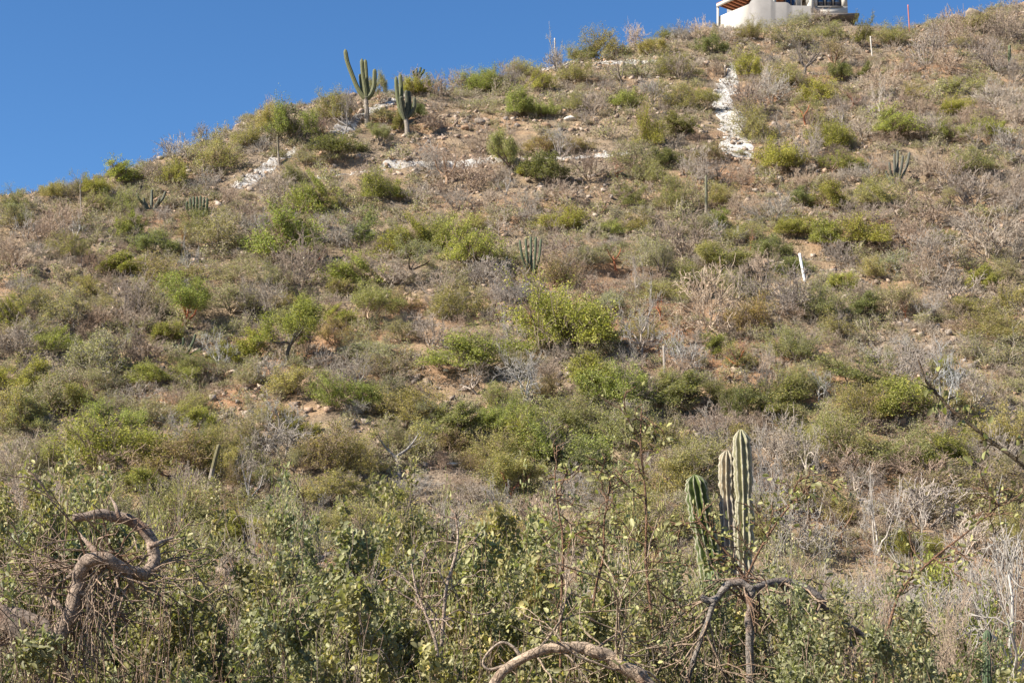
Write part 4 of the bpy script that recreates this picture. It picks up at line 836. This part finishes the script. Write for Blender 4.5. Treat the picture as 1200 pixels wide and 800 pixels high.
# ------------------------------------------------------------------ smaller shrubs that fill the slope
BARE = [(540, 83, 45, 9, 1), (680, 78, 110, 8, 1), (470, 203, 115, 10, 1), (690, 190, 70, 9, 1), (420, 145, 40, 22, .9), (485, 108, 25, 12, .9), (296, 222, 30, 18, .9), (480, 165, 90, 45, .85), (600, 160, 90, 35, .8), (700, 150, 70, 25, .6), (560, 225, 130, 25, .75), (330, 330, 60, 30, .5), (400, 295, 30, 15, .7), (510, 355, 45, 20, .9), (450, 405, 70, 25, .7), (540, 450, 60, 35, .9), (370, 490, 40, 20, .9), (430, 505, 60, 18, .8), (520, 580, 60, 25, .8),
        (930, 300, 70, 30, .85), (720, 330, 25, 18, .9), (700, 240, 40, 20, .6), (20, 285, 25, 20, .7), (45, 320, 30, 20, .6), (250, 335, 30, 15, .8), (860, 135, 24, 60, 1), (866, 180, 30, 14, 1), (600, 440, 30, 25, .7), (1020, 420, 40, 15, .8), (1050, 345, 30, 15, .7), (940, 415, 30, 15, .6), (850, 480, 30, 20, .6), (160, 440, 30, 15, .5), (110, 510, 30, 12, .8), (1090, 280, 40, 12, .7),
        (300, 205, 26, 18, 1), (430, 135, 50, 14, .8), (690, 184, 40, 9, 1), (560, 190, 70, 9, .9), (480, 300, 20, 10, .5), (840, 265, 40, 20, .4), (220, 300, 60, 20, .3), (880, 300, 30, 18, .5)]
def density(px, py):
    d = 0.95
    for x, y, a, b, s in BARE:
        q = ((px - x) / a) ** 2 + ((py - y) / b) ** 2
        if q < 1: d *= 1 - s
    return d
def build_fill():
    rng = np.random.default_rng(77); got = []
    taken = [(x, y - h * 0.4, w * 0.42, h * 0.42) for x, y, w, h, k in HAND]
    for i in range(14000):
        px = rng.uniform(-120, 1320); t = rng.random()
        sky = np.interp(px, [q[0] for q in SKY], [q[1] for q in SKY])
        py = sky + 4 + (650 - sky) * t
        if rng.random() > density(px, py): continue
        sc = 0.7 + 0.6 * (py - 30) / 550
        w = rng.uniform(20, 46) * sc; h = w * rng.uniform(0.4, 0.62)
        bad = False
        for (x, y, a, b) in taken:
            if ((px - x) / (a * 0.8 + w * 0.30)) ** 2 + ((py - h * 0.4 - y) / (b * 0.8 + h * 0.30)) ** 2 < 1: bad = True; break
        if bad: continue
        taken.append((px, py - h * 0.4, w * 0.42, h * 0.42)); got.append((px, py, w, h))
        if len(got) > 1500: break
    return got
FILL = build_fill()
def fill_kind(rng, px, py):
    r = np.clip((px - 350) / 700, 0, 1); up = np.clip((250 - py) / 250, 0, 1)
    pX = 0.28 + 0.30 * r; pG = 0.16 - 0.05 * r; pO = 0.30 - 0.12 * r; pD = 0.15
    u = rng.random()
    return 'X' if u < pX else 'G' if u < pX + pG else 'O' if u < pX + pG + pO else 'D' if u < pX + pG + pO + pD else ('B' if u < pX + pG + pO + pD + 0.07 else 'R')
def build_fill_objects():
    rng = np.random.default_rng(5); rest = []
    nl = sum(1 for h in HAND if h[4] != 'X') + 10; nb = sum(1 for h in HAND if h[4] == 'X') + 10
    for px, py, w, h in sorted(FILL, key=lambda f: -f[2]):
        kd = fill_kind(rng, px, py); inside = -10 < px < 1210
        try: p = hit(px, py, 50)
        except RuntimeError: continue
        k = p[1] / F
        if inside and (nb < 285 if kd == 'X' else nl < 285):
            shrub(kd, p, w * k, h * k, px, py)
            if kd == 'X': nb += 1
            else: nl += 1
        else: rest.append((kd, p, w * k, h * k))
    return rest
REST = build_fill_objects()
def build_crooked():
    rng = np.random.default_rng(91); spots = []
    while len(spots) < 34:
        px = rng.uniform(10, 1190); sky = np.interp(px, [q[0] for q in SKY], [q[1] for q in SKY]); py = rng.uniform(sky + 14, 600)
        if any(abs(px - a) < 60 and abs(py - b) < 40 for a, b in spots): continue
        if any(abs(px - t[0]) < 45 and abs(py - t[1]) < 30 for t in GT): continue
        if 825 < px < 890 and py < 200: continue
        spots.append((px, py))
    for i, (px, py) in enumerate(spots):
        p = hit(px, py, 50); k = p[1] / F; sc = 0.75 + py / 1200; tc = ('dark', 'brown', 'red', 'dark', 'tan', 'grey')[i % 6]
        full = 2 if i % 3 == 0 else 0
        r = tree(int(rng.integers(8)), p, rng.uniform(34, 50) * sc * k, rng.uniform(24, 34) * sc * k, vary(prng, TRUNK[tc], 0.1), vary(prng, TINT['D']) if full else None, full, None)
        PEND.append((r, {'dark': 'dark', 'brown': 'brown', 'red': 'reddish', 'tan': 'tan', 'grey': 'grey'}[tc] + (' crooked low tree with thin leaves' if full else ' crooked leafless low tree'), px, py - 12))
build_crooked()
def build_pale():
    rng = np.random.default_rng(123); spots = []
    while len(spots) < 36:
        px = rng.uniform(10, 1190) if rng.random() < 0.35 else rng.uniform(560, 1190); sky = np.interp(px, [q[0] for q in SKY], [q[1] for q in SKY]); py = rng.uniform(sky + 40, 610)
        if any(abs(px - a) < 55 and abs(py - b) < 45 for a, b in spots) or any(abs(px - t[0]) < 55 and abs(py - t[1]) < 40 for t in PT): continue
        if 815 < px < 900 and py < 240 or 900 < px < 980 and 290 < py < 350: continue
        spots.append((px, py))
    for i, (px, py) in enumerate(spots):
        p = hit(px, py, 50); k = p[1] / F; sc = 0.75 + py / 1100; c = ('grey', 'white', 'grey')[i % 3]
        r = pale_tree(int(rng.integers(5)), p, rng.uniform(36, 58) * sc * k, rng.uniform(26, 42) * sc * k, vary(prng, TRUNK[c], 0.1), None, vary(prng, (0.36, 0.315, 0.265), 0.1))
        PEND.append((r, 'small grey branching leafless tree' if c == 'grey' else 'small whitish branching leafless tree', px, py - 15))
build_pale()
def build_undergrowth():
    """everything too small and too many to count: one mesh of low twiggy and leafy clumps"""
    rng = np.random.default_rng(6)
    tw, lf = [], []
    for i in range(10):
        o, t = skel_shrub(rng, 7, [4, 3], 0.6, 0.9, (0.2, 1.35), 0.22, 0.03); o, t = norm_skel(o, t, 1.0, 0.6)
        o = radscale(o, 0.45, 0.5, 0.5, 0.006); V, q = tubes([b for L in o for b in L if len(b[0]) == 6] + [b for L in o for b in L if len(b[0]) == 4], 3); tw.append((V, q))
        P, A = along_tips(rng, t, 600, 0.06); V2, q2 = leaves(rng, P[P[:, 2] > 0.03], 0.05, 0.55, 0.5, False, None); lf.append((V2, q2))
    X, Y, r2 = scatter_xy(7000, 51, 48, 150)
    items = list(REST)
    for x, y in zip(X, Y):
        px, py = project((x, y, ground(x, y)))
        if r2.random() < density(px, py) + 0.08: items.append((fill_kind(r2, px, py), np.array([x, y, ground(x, y)]), r2.uniform(0.5, 1.3), r2.uniform(0.22, 0.6)))
    VV, FF, MM, off = [], [], [], 0
    for kd, p, w, h in items:
        j = rng.integers(10); a = rng.uniform(0, 6.28); ca, sa = math.cos(a), math.sin(a)
        for which, (V, q) in enumerate((tw[j], lf[j])):
            if which and kd == 'X': continue
            U = np.column_stack([(V[:, 0] * ca - V[:, 1] * sa) * w, (V[:, 0] * sa + V[:, 1] * ca) * w, V[:, 2] * h / 0.6])
            U[:, 2] += U[:, 1] * 0.22
            VV.append(U + p); FF.append(q + off); off += len(V); MM.append(np.full(len(q), which))
    V = np.concatenate(VV); q = np.concatenate(FF)
    m, nt, ns, ls = nodes('undergrowth leaves'); g = N(nt, 'ShaderNodeNewGeometry')
    nz = noise_tex(nt, 0.45, 3, 0.55)
    c = ramp(nt, [(0.3, (0.34, 0.315, 0.205)), (0.45, (0.33, 0.305, 0.15)), (0.55, (0.30, 0.305, 0.11)), (0.68, (0.33, 0.27, 0.15))], nz)
    c = mix(nt, c, ramp(nt, [(0, (0.55, 0.55, 0.55)), (0.6, (1, 1, 0.95)), (1, (1.5, 1.45, 1.1))], g.outputs['Random Per Island']), 1.0, 'MULTIPLY')
    finish(nt, c, 0.6, 0.25, None, 0.25)
    m2, nt, ns, ls = nodes('undergrowth twigs')
    c = ramp(nt, [(0.3, (0.28, 0.22, 0.165)), (0.5, (0.39, 0.325, 0.25)), (0.7, (0.31, 0.24, 0.185))], noise_tex(nt, 0.6, 3, 0.55)); finish(nt, c, 0.85, 0.1)
    me = mesh_from('undergrowth', V, [q], m2); me.materials.append(m); me.polygons.foreach_set('material_index', np.concatenate(MM).astype(np.int32))
    tag(link('undergrowth', me), 'low scrub of small leafy and dry clumps between the shrubs', None, None, 'stuff')
build_undergrowth()
# ------------------------------------------------------------------ near thicket
NT = [(0.33, 0.305, 0.155), (0.295, 0.278, 0.15), (0.34, 0.31, 0.155), (0.28, 0.264, 0.145)]
def near_proto(seed, nstem, kids, n, size, h=2.1, w=2.0, sparse=False, aspect=0.5, hmin=0.5):
    rng = np.random.default_rng(seed)
    if sparse: o, t = skel_shrub(rng, nstem, kids, 0.5, 0.8, (0.75, 1.45), 0.17, 0.05, 0.3)
    else: o, t = skel_shrub(rng, nstem, kids, 0.55, 1.4, (0.3, 1.25), 0.34, 0.0, 0.35)
    o, t = norm_skel(o, t, w, h, 97, 99.8); o = [[(p, np.clip(r * k, 0.0028, 0.02)) for p, r in L] for L, k in zip(o, (0.7, 0.42, 0.3))]
    st = stem_mesh('stems', o, NBARK, (6, 5, 4))
    if not n: return st, None
    if sparse: return st, leaf_mesh('foliage', rng, t, n * 2, size * 0.62, 0.03, aspect, 0.7, NEARLEAF, hmin, True)
    # rosettes of leaves at the twig ends, in clumps with gaps between
    E = np.array([x[-1] for x in t]); A = unit(np.array([x[-1] - x[0] for x in t]))
    k = vnoise(E[:, 0] * 3 + 7, E[:, 1] * 3 + E[:, 2] * 2.2, seed) + 0.5 * vnoise(E[:, 0] * 7, E[:, 2] * 7 + E[:, 1] * 5, seed + 1)
    ok = (k > -0.1) & (E[:, 2] > hmin); E, A = E[ok], A[ok]
    i = rng.integers(0, len(E), n)
    P = E[i] - A[i] * rng.uniform(0, 0.13, (n, 1)) + rng.normal(size=(n, 3)) * 0.03
    V, f = leaves(rng, P, size, aspect, 0.9, True, A[i] * 0.6, 0.55)
    return st, mesh_from('foliage', V, list(f), NEARLEAF)
NEAR = [near_proto(700 + i, 9 + i % 3, [6, 5, 4], (21000, 24000, 18000, 26000)[i], (0.038, 0.034, 0.041, 0.032)[i], aspect=(0.42, 0.55, 0.62, 0.5)[i]) for i in range(4)]
NEARS = [near_proto(720 + i, 4, [4, 3], 420, 0.055, 2.3, 1.1, True, 0.65) for i in range(3)]
NEARX = [near_proto(740 + i, 9, [5, 4, 3], 0, 0, 1.6, 1.8) for i in range(3)]
nrng = np.random.default_rng(19)
THICK = [(-40, 11.5, 566, 0, 200), (60, 12.2, 590, 0, 190), (170, 12.5, 592, 1, 190), (255, 11.8, 600, 0, 190), (330, 11.5, 590, 1, 190), (405, 12, 600, 1, 190), (480, 12.5, 622, 2, 180), (560, 12.5, 640, 2, 180), (640, 12, 655, 3, 180), (720, 12.5, 660, 2, 170), (800, 13, 690, 3, 150), (905, 12.5, 700, 1, 150), (985, 12, 715, 1, 150), (1150, 12, 735, 2, 150), (1215, 11, 712, 2, 160),
         (0, 9.5, 640, 0, 240), (110, 9.8, 668, 1, 230), (215, 9.4, 640, 1, 240), (300, 9.8, 645, 1, 240), (390, 9.4, 650, 3, 240), (470, 9.6, 668, 2, 230), (560, 9.4, 690, 2, 220), (650, 9.4, 700, 2, 220), (740, 9.6, 705, 3, 220), (930, 9.2, 745, 1, 200), (1040, 9.4, 762, 1, 200), (1185, 9.3, 752, 2, 220),
         (35, 10.6, 602, 0, 230), (140, 10.8, 615, 1, 230), (230, 10.4, 612, 1, 230), (310, 10.7, 612, 1, 230), (430, 10.5, 628, 3, 220), (520, 10.6, 645, 2, 210), (610, 10.4, 668, 2, 210), (700, 10.6, 678, 2, 210), (790, 10.8, 705, 3, 200), (880, 10.4, 720, 1, 200), (965, 10.6, 735, 1, 200), (1090, 10.4, 752, 2, 200), (350, 8.4, 672, 1, 260), (230, 8.4, 690, 1, 260), (120, 8.6, 705, 1, 260), (460, 8.3, 700, 1, 260), (580, 8.4, 722, 2, 250), (860, 8.6, 750, 3, 230), (1010, 8.3, 770, 1, 230), (1150, 8.3, 762, 2, 230), (1210, 8.6, 735, 2, 200),
         (820, 9.0, 725, 3, 230), (900, 9.0, 722, 0, 230), (975, 9.2, 738, 1, 230), (760, 8.7, 735, 1, 230), (690, 9.0, 718, 1, 230), (935, 8.4, 755, 2, 230), (1075, 8.9, 765, 3, 220), (845, 10.5, 708, 1, 210),
         (40, 7.4, 745, 1, 280), (170, 7.3, 725, 1, 280), (300, 7.4, 715, 1, 280), (410, 7.3, 715, 3, 280), (520, 7.4, 735, 2, 270), (800, 7.6, 770, 3, 230), (960, 7.2, 785, 1, 230), (1110, 7.3, 790, 1, 240), (690, 7.9, 765, 2, 230), (1000, 7.5, 738, 1, 220), (1050, 7.7, 755, 3, 220), (950, 7.6, 752, 0, 200)]
for i, (px, D, top, pr, wpx) in enumerate(THICK):
    q = at(px, top, D); gz = ground(q[0], D); k = D / F
    r = link('thicket_shrub', None); r.empty_display_size = 0.2
    st, fo = NEAR[pr]
    link('stems', st, r, vary(nrng, (0.30, 0.235, 0.175), 0.15)); link('foliage', fo, r, vary(nrng, NT[pr], 0.10))
    place(r, (q[0], D, gz), nrng.uniform(0, 6.28), (wpx * k / 2.0 * 1.35, wpx * k / 2.0 * 1.35, (q[2] - gz) / 1.98), nrng.normal() * 0.16, nrng.normal() * 0.2)
    tag(r, None, 'shrub', 'broad leaved shrubs of the near thicket')
    PEND.append((r, ('broad leaved near shrub', 'small leaved near shrub')[pr in (1, 3)] + (' at the back' if D > 11 else '' if D > 8.5 else ' in front'), px, top + 20))
# thin leafy stems that rise above the thicket
for i, (px, D, top, w) in enumerate(((70, 9, 522, 60), (330, 10, 552, 60), (112, 9.2, 560, 60), (540, 9.5, 585, 90), (650, 8.6, 545, 80), (725, 8.4, 535, 80), (752, 8.2, 480, 60), (700, 9.4, 590, 90), (610, 9.8, 600, 90), (800, 9, 610, 60), (520, 8.8, 560, 60), (905, 9, 640, 80), (1010, 9, 690, 90), (940, 8.8, 665, 70))):
    q = at(px, top, D); gz = ground(q[0], D); k = D / F; st, fo = NEARS[i % 3]
    r = link('slender_shrub', None); r.empty_display_size = 0.2
    link('stems', st, r, vary(nrng, (0.30, 0.20, 0.13), 0.12)); link('foliage', fo, r, vary(nrng, (0.38, 0.36, 0.17), 0.10))
    place(r, (q[0], D, gz), nrng.uniform(0, 6.28), (w * k / 1.1, w * k / 1.1, (q[2] - gz) / 2.3)); tag(r, None, 'shrub', 'slender shrubs above the thicket')
    PEND.append((r, 'slender near shrub', px, top + 30))
# dry leafless tangles
for i, (px, D, top, w) in enumerate(((70, 7.9, 625, 260), (170, 7.0, 690, 260), (95, 7.1, 690, 260), (255, 7.2, 735, 240), (350, 6.9, 760, 240), (60, 6.9, 735, 260), (430, 8.0, 690, 240), (560, 7.6, 715, 240), (300, 8.2, 668, 240), (640, 8.2, 690, 240), (830, 7.8, 725, 220), (210, 8.0, 672, 240), (930, 8.6, 735, 230), (30, 7.2, 690, 220), (990, 7.4, 745, 220), (760, 7.4, 738, 260))):
    q = at(px, top, D); gz = ground(q[0], D); k = D / F
    r = link('dry_tangle', NEARX[i % 3][0], None, vary(nrng, (0.33, 0.245, 0.175), 0.12))
    place(r, (q[0], D, gz), nrng.uniform(0, 6.28), (w * k / 1.8, w * k / 1.8, (q[2] - gz) / 1.6)); tag(r, None, 'dry shrub', 'dry leafless tangles in the near thicket')
    PEND.append((r, 'dry leafless near tangle', px, top + 30))

# crooked bare limbs in the foreground
def limb(name, pts, rad, D, col, parent=None, n=70, sides=14, seed=0, knob=0.07):
    q = smooth_path([(x, y, D + (z[0] if z else 0)) for x, y, *z in pts], n)
    P = np.array([at(x, y, d) for x, y, d in q]); R = np.interp(np.linspace(0, 1, n), np.linspace(0, 1, len(rad)), rad) * D / F
    s = np.arange(n)
    P = P + np.stack([vnoise(s * 0.22, s * 0 + 1, seed), vnoise(s * 0.22, s * 0 + 5, seed), vnoise(s * 0.22, s * 0 + 9, seed)], 1) * R[:, None] * 0.22
    V, Fq = tubes([(P, R)], sides)
    nn = np.repeat(s, sides); aa = np.tile(np.arange(sides), n)
    c = np.repeat(P, sides, 0); V = c + (V - c) * (1 + knob * vnoise(nn * 0.45, np.cos(aa / sides * 6.283) * 1.6 + np.sin(aa / sides * 6.283) * 1.1, seed + 3) + knob * 0.5 * vnoise(nn * 1.3, aa * 0.9, seed + 4))[:, None]
    m = len(V); caps = [np.array([list(range(sides))[::-1], list(range(m - sides, m))])]
    return link(name, mesh_from(name, V, [Fq] + caps, NBARK, True), parent, col)
def limb_twigs(parent, pts, D, n, L, seed, col, down=0.2, leafn=0, leafcol=None, r=0.006, kids=(3, 2)):
    rng = np.random.default_rng(seed); out, tips = [[], [], []], []
    q = smooth_path([(x, y, D + (z[0] if z else 0)) for x, y, *z in pts], 80)
    for i in rng.integers(4, 78, n):
        p = at(q[i, 0], q[i, 1], q[i, 2]); d = unit(rdir(rng) + np.array([0, 0, -down]))
        grow(rng, p, d, L * rng.uniform(0.5, 1.4), r, list(kids), 0.6, 0.7, out, tips, 0, 0.22, -0.02)
    out = [[(p, np.maximum(rr, 0.0022)) for p, rr in Lz] for Lz in out]
    link('twigs', stem_mesh('twigs', out, NBARK, (5, 4, 4)), parent, col)
    if leafn: link('leaves', leaf_mesh('leaves', rng, tips, leafn, 0.032, 0.025, 0.55, 0.6, NEARLEAF, -9, True), parent, leafcol)
BR, BR2, DK = (0.33, 0.255, 0.195), (0.42, 0.325, 0.235), (0.24, 0.21, 0.18)
def build_limbs():
    r = link('twisted_tree', None); r.location = (0, 0, 0); tag(r, 'twisted bare tree with a hooked looping limb at the lower left', 'tree')
    A = [(-190, 960), (-110, 800), (-40, 712), (0, 722), (30, 745), (56, 754), (76, 735), (88, 705), (94, 675), (104, 656, -.05), (125, 655, -.05), (150, 668, 0), (168, 672, .05), (180, 658, .1), (179, 638, .12), (166, 618, .12), (145, 607, .1), (118, 603, .05), (86, 606, 0)]
    limb('trunk', A, [13, 12, 11, 10.5, 10, 9.2, 8.5, 7.6, 7, 7.6, 7.4, 7, 6.4, 4.2], 7.5, BR, r, 150, 16, 1)
    limb_twigs(r, A[2:13], 7.6, 75, 0.3, 2, (0.34, 0.25, 0.18), 0.5)
    limb('limb', [(-60, 700, .1), (0, 715, .1), (30, 722, .05), (55, 735, 0), (66, 748, 0)], [8, 8, 8, 7, 7], 7.5, (0.2, 0.16, 0.13), r, 40, 10, 5)
    for j, (x, y, dx, dy, rr) in enumerate(((104, 657, -16, 14, 6), (150, 668, 6, 22, 4.5), (176, 640, 16, -7, 3.4), (140, 606, -6, -16, 3), (92, 690, 15, 12, 4.2), (82, 722, -20, -18, 4), (118, 655, -14, -18, 4.5))):
        limb('stub', [(x, y), (x + dx * 0.5, y + dy * 0.6), (x + dx, y + dy, 0.04), (x + dx * 1.7, y + dy * 1.5, 0.08)], [rr, rr * 0.8, rr * 0.65, rr * 0.3], 7.5, BR, r, 16, 9, 90 + j)
    r = link('arching_tree', None); tag(r, 'thick bare limb arching along the bottom edge near the centre', 'tree')
    A = [(540, 900), (562, 835), (585, 792), (612, 771), (640, 760), (668, 757), (695, 761), (718, 774), (742, 788), (768, 812), (800, 880)]
    limb('trunk', A, [7, 6.4, 5.8, 5.4, 6, 6.5, 7.5, 8, 8.5, 9, 10], 7.0, BR2, r, 90, 14, 11)
    limb('limb', [(612, 771), (604, 760), (590, 752), (578, 758), (566, 774), (573, 784), (590, 780), (607, 776)], [2.4, 2.0, 1.5, 1.4, 1.5, 1.6, 1.8, 2.2], 7.0, (0.42, 0.34, 0.26), r, 50, 8, 12)
    limb_twigs(r, A[3:9], 7.0, 14, 0.4, 13, (0.40, 0.31, 0.22), -0.3, 260, (0.38, 0.36, 0.17))
    r = link('forked_tree', None); tag(r, 'forked grey tree with two drooping arched limbs below the ribbed cactus', 'tree')
    limb('trunk', [(884, 1120), (880, 900), (879, 800), (878, 740), (880, 700), (882, 686)], [6, 5.5, 5, 4.6, 5, 5], 8.0, DK, r, 70, 12, 21)
    A = [(881, 690), (866, 682), (850, 688), (839, 702), (830, 725), (819, 755), (808, 792), (798, 850)]
    limb('limb', A, [5, 4.6, 4.2, 4, 3.4, 3, 3, 3], 8.0, DK, r, 60, 10, 22)
    limb('limb', [(839, 702), (830, 704), (821, 699)], [5, 4.5, 3.5], 8.0, DK, r, 14, 10, 23)
    B = [(883, 690), (900, 683, .05), (922, 682, .1), (945, 690, .1), (965, 706, .1), (985, 728, .15), (1012, 744, .2), (1045, 768, .2)]
    limb('limb', B, [3.6, 4.2, 4.6, 4.8, 4.6, 4.0, 3.4, 2.6], 8.0, (0.19, 0.165, 0.145), r, 70, 12, 24)
    limb_twigs(r, B, 8.0, 22, 0.3, 25, (0.36, 0.27, 0.19), 0.7, 160, (0.36, 0.34, 0.16)); limb_twigs(r, A, 8.0, 20, 0.3, 26, (0.36, 0.27, 0.19), 0.6)
    r = link('leaning_sapling', None); tag(r, 'dark thin leafy branch slanting in from the right edge', 'sapling')
    A = [(1076, 422), (1086, 447), (1097, 460), (1112, 477), (1130, 492), (1160, 516), (1200, 546), (1260, 600), (1330, 720), (1380, 1060)]
    limb('stem', A, [1.0, 1.3, 1.5, 1.8, 2.1, 2.4, 2.8, 4, 5, 6], 6.0, (0.12, 0.095, 0.06), r, 90, 8, 31, 0.05)
    limb_twigs(r, A[:7], 6.0, 16, 0.06, 32, (0.15, 0.12, 0.07), -0.3, 60, (0.27, 0.27, 0.11), 0.003, (2,))
    for j, (A, lab, D) in enumerate((
        ([(1010, 860), (1050, 705), (1075, 672), (1105, 645), (1140, 618), (1172, 590)], 'thin reddish leafy stem slanting up to the right in the lower right', 8.2),
        ([(845, 860), (862, 720), (880, 665), (905, 620), (930, 588), (962, 560)], 'thin reddish leafy stem crossing in front of the ribbed cactus', 8.4),
        ([(905, 860), (892, 725), (868, 668), (838, 632), (815, 605)], 'thin stem slanting up left in front of the left cactus stem', 8.6),
        ([(508, 860), (520, 725), (523, 690), (533, 655), (537, 628), (533, 600)], 'pale leafless stem with a kink right of the small cactus stem', 8.2),
        ([(655, 880), (658, 700), (660, 640), (655, 600), (650, 556)], 'upright sparse leafy stem left of the centre of the thicket', 8.0),
        ([(768, 880), (764, 730), (757, 660), (757, 590), (751, 520), (752, 478)], 'tallest upright reddish leafy stem near the centre of the thicket', 8.0),
        ([(690, 880), (694, 720), (707, 650), (708, 610), (716, 565)], 'dark upright leafy stem between the two sparse stems', 8.3),
        ([(500, 860), (512, 770), (505, 735), (495, 710), (488, 690), (482, 660)], 'pale crooked leafless stem in the shadow below the small cactus', 7.2))):
        r = link('thin_sapling', None); tag(r, lab, 'sapling', 'thin stems of the near thicket')
        pale = 'leafless' in lab
        limb('stem', A, [1.9, 1.7, 1.5, 1.3, 1.0, 0.8] if not pale else [2.2, 2.2, 2.0, 1.8, 1.4, 1.0], D, (0.45, 0.36, 0.28) if pale else (0.22, 0.13, 0.08), r, 60, 7, 40 + j, 0.06)
        limb_twigs(r, A[1:], D, 12 if pale else 18, 0.13, 60 + j, (0.40, 0.31, 0.24) if pale else (0.25, 0.16, 0.1), -0.35, 0 if pale else 170, (0.38, 0.36, 0.16), 0.0035, (2, 2))
build_limbs()
for nm, x, y in (('the looping bare limb', 120, 640), ('the small ribbed cactus stem', 506, 690), ('the limb arching along the bottom', 660, 765), ('the forked grey tree', 880, 700), ('the slanting right edge branch', 1140, 500)): landmark(nm, x, y)

# ------------------------------------------------------------------ labels of the repeats: look, direction and rank from the closest landmark
def make_labels():
    dirs = ['right of', 'lower right of', 'below', 'lower left of', 'left of', 'upper left of', 'above', 'upper right of']
    g = {}
    for o, look, px, py in PEND:
        nm, lx, ly = min(LAND, key=lambda l: (l[1] - px) ** 2 + ((l[2] - py) * 1.3) ** 2)
        d = dirs[int(round(math.degrees(math.atan2(py - ly, px - lx)) / 45)) % 8]
        g.setdefault((look, d, nm), []).append((math.hypot(px - lx, py - ly), o))
    for (look, d, nm), L in g.items():
        L.sort(key=lambda q: q[0])
        for i, (_, o) in enumerate(L): o['label'] = (f'{look} {d} {nm}' if len(L) == 1 else f'{ORD[min(i, 19)]} {look} {d} {nm}')
make_labels()

# ------------------------------------------------------------------ light, sky, camera
SUN_EL, SUN_AZ = math.radians(40), math.radians(-113)      # azimuth from +Y towards +X: the sun stands left of and a little behind the camera
w = bpy.data.worlds.new('World'); SC.world = w; w.use_nodes = True; nt = w.node_tree; nt.nodes.clear()
sky = N(nt, 'ShaderNodeTexSky'); sky.sky_type = 'NISHITA'; sky.sun_disc = False; sky.sun_elevation = SUN_EL; sky.sun_rotation = SUN_AZ
sky.altitude = 1500; sky.air_density = 1.0; sky.dust_density = 0.0; sky.ozone_density = 6.0
bg = N(nt, 'ShaderNodeBackground', Strength=0.08); o = N(nt, 'ShaderNodeOutputWorld')
hs = N(nt, 'ShaderNodeHueSaturation', Saturation=1.12, Value=0.86); nt.links.new(sky.outputs[0], hs.inputs['Color']); nt.links.new(hs.outputs[0], bg.inputs[0]); nt.links.new(bg.outputs[0], o.inputs[0])
L = bpy.data.lights.new('Sun', 'SUN'); L.energy = 5.0; L.angle = math.radians(0.53); L.color = (1.0, 0.94, 0.84)
so = bpy.data.objects.new('Sun', L); COL.objects.link(so)
sd = Vector((math.sin(SUN_AZ) * math.cos(SUN_EL), math.cos(SUN_AZ) * math.cos(SUN_EL), math.sin(SUN_EL)))
so.rotation_mode = 'QUATERNION'; so.rotation_quaternion = sd.to_track_quat('Z', 'Y'); so.location = (-30, -20, 60)
cam = bpy.data.cameras.new('Camera'); co = bpy.data.objects.new('Camera', cam); COL.objects.link(co); SC.camera = co
cam.sensor_width = 36.0; cam.lens = 36.0 * F / 1200.0; cam.clip_end = 4000; cam.clip_start = 0.05
co.location = (0, 0, EYE); co.rotation_euler = (math.pi / 2 + TH, 0, 0)
vs = SC.view_settings; vs.view_transform = 'Standard'; vs.look = 'None'; vs.exposure = 1.22; vs.gamma = 1.0; vs.use_curve_mapping = False
SC.cycles.max_bounces = 6; SC.cycles.diffuse_bounces = 3; SC.cycles.transmission_bounces = 3; SC.cycles.transparent_max_bounces = 4
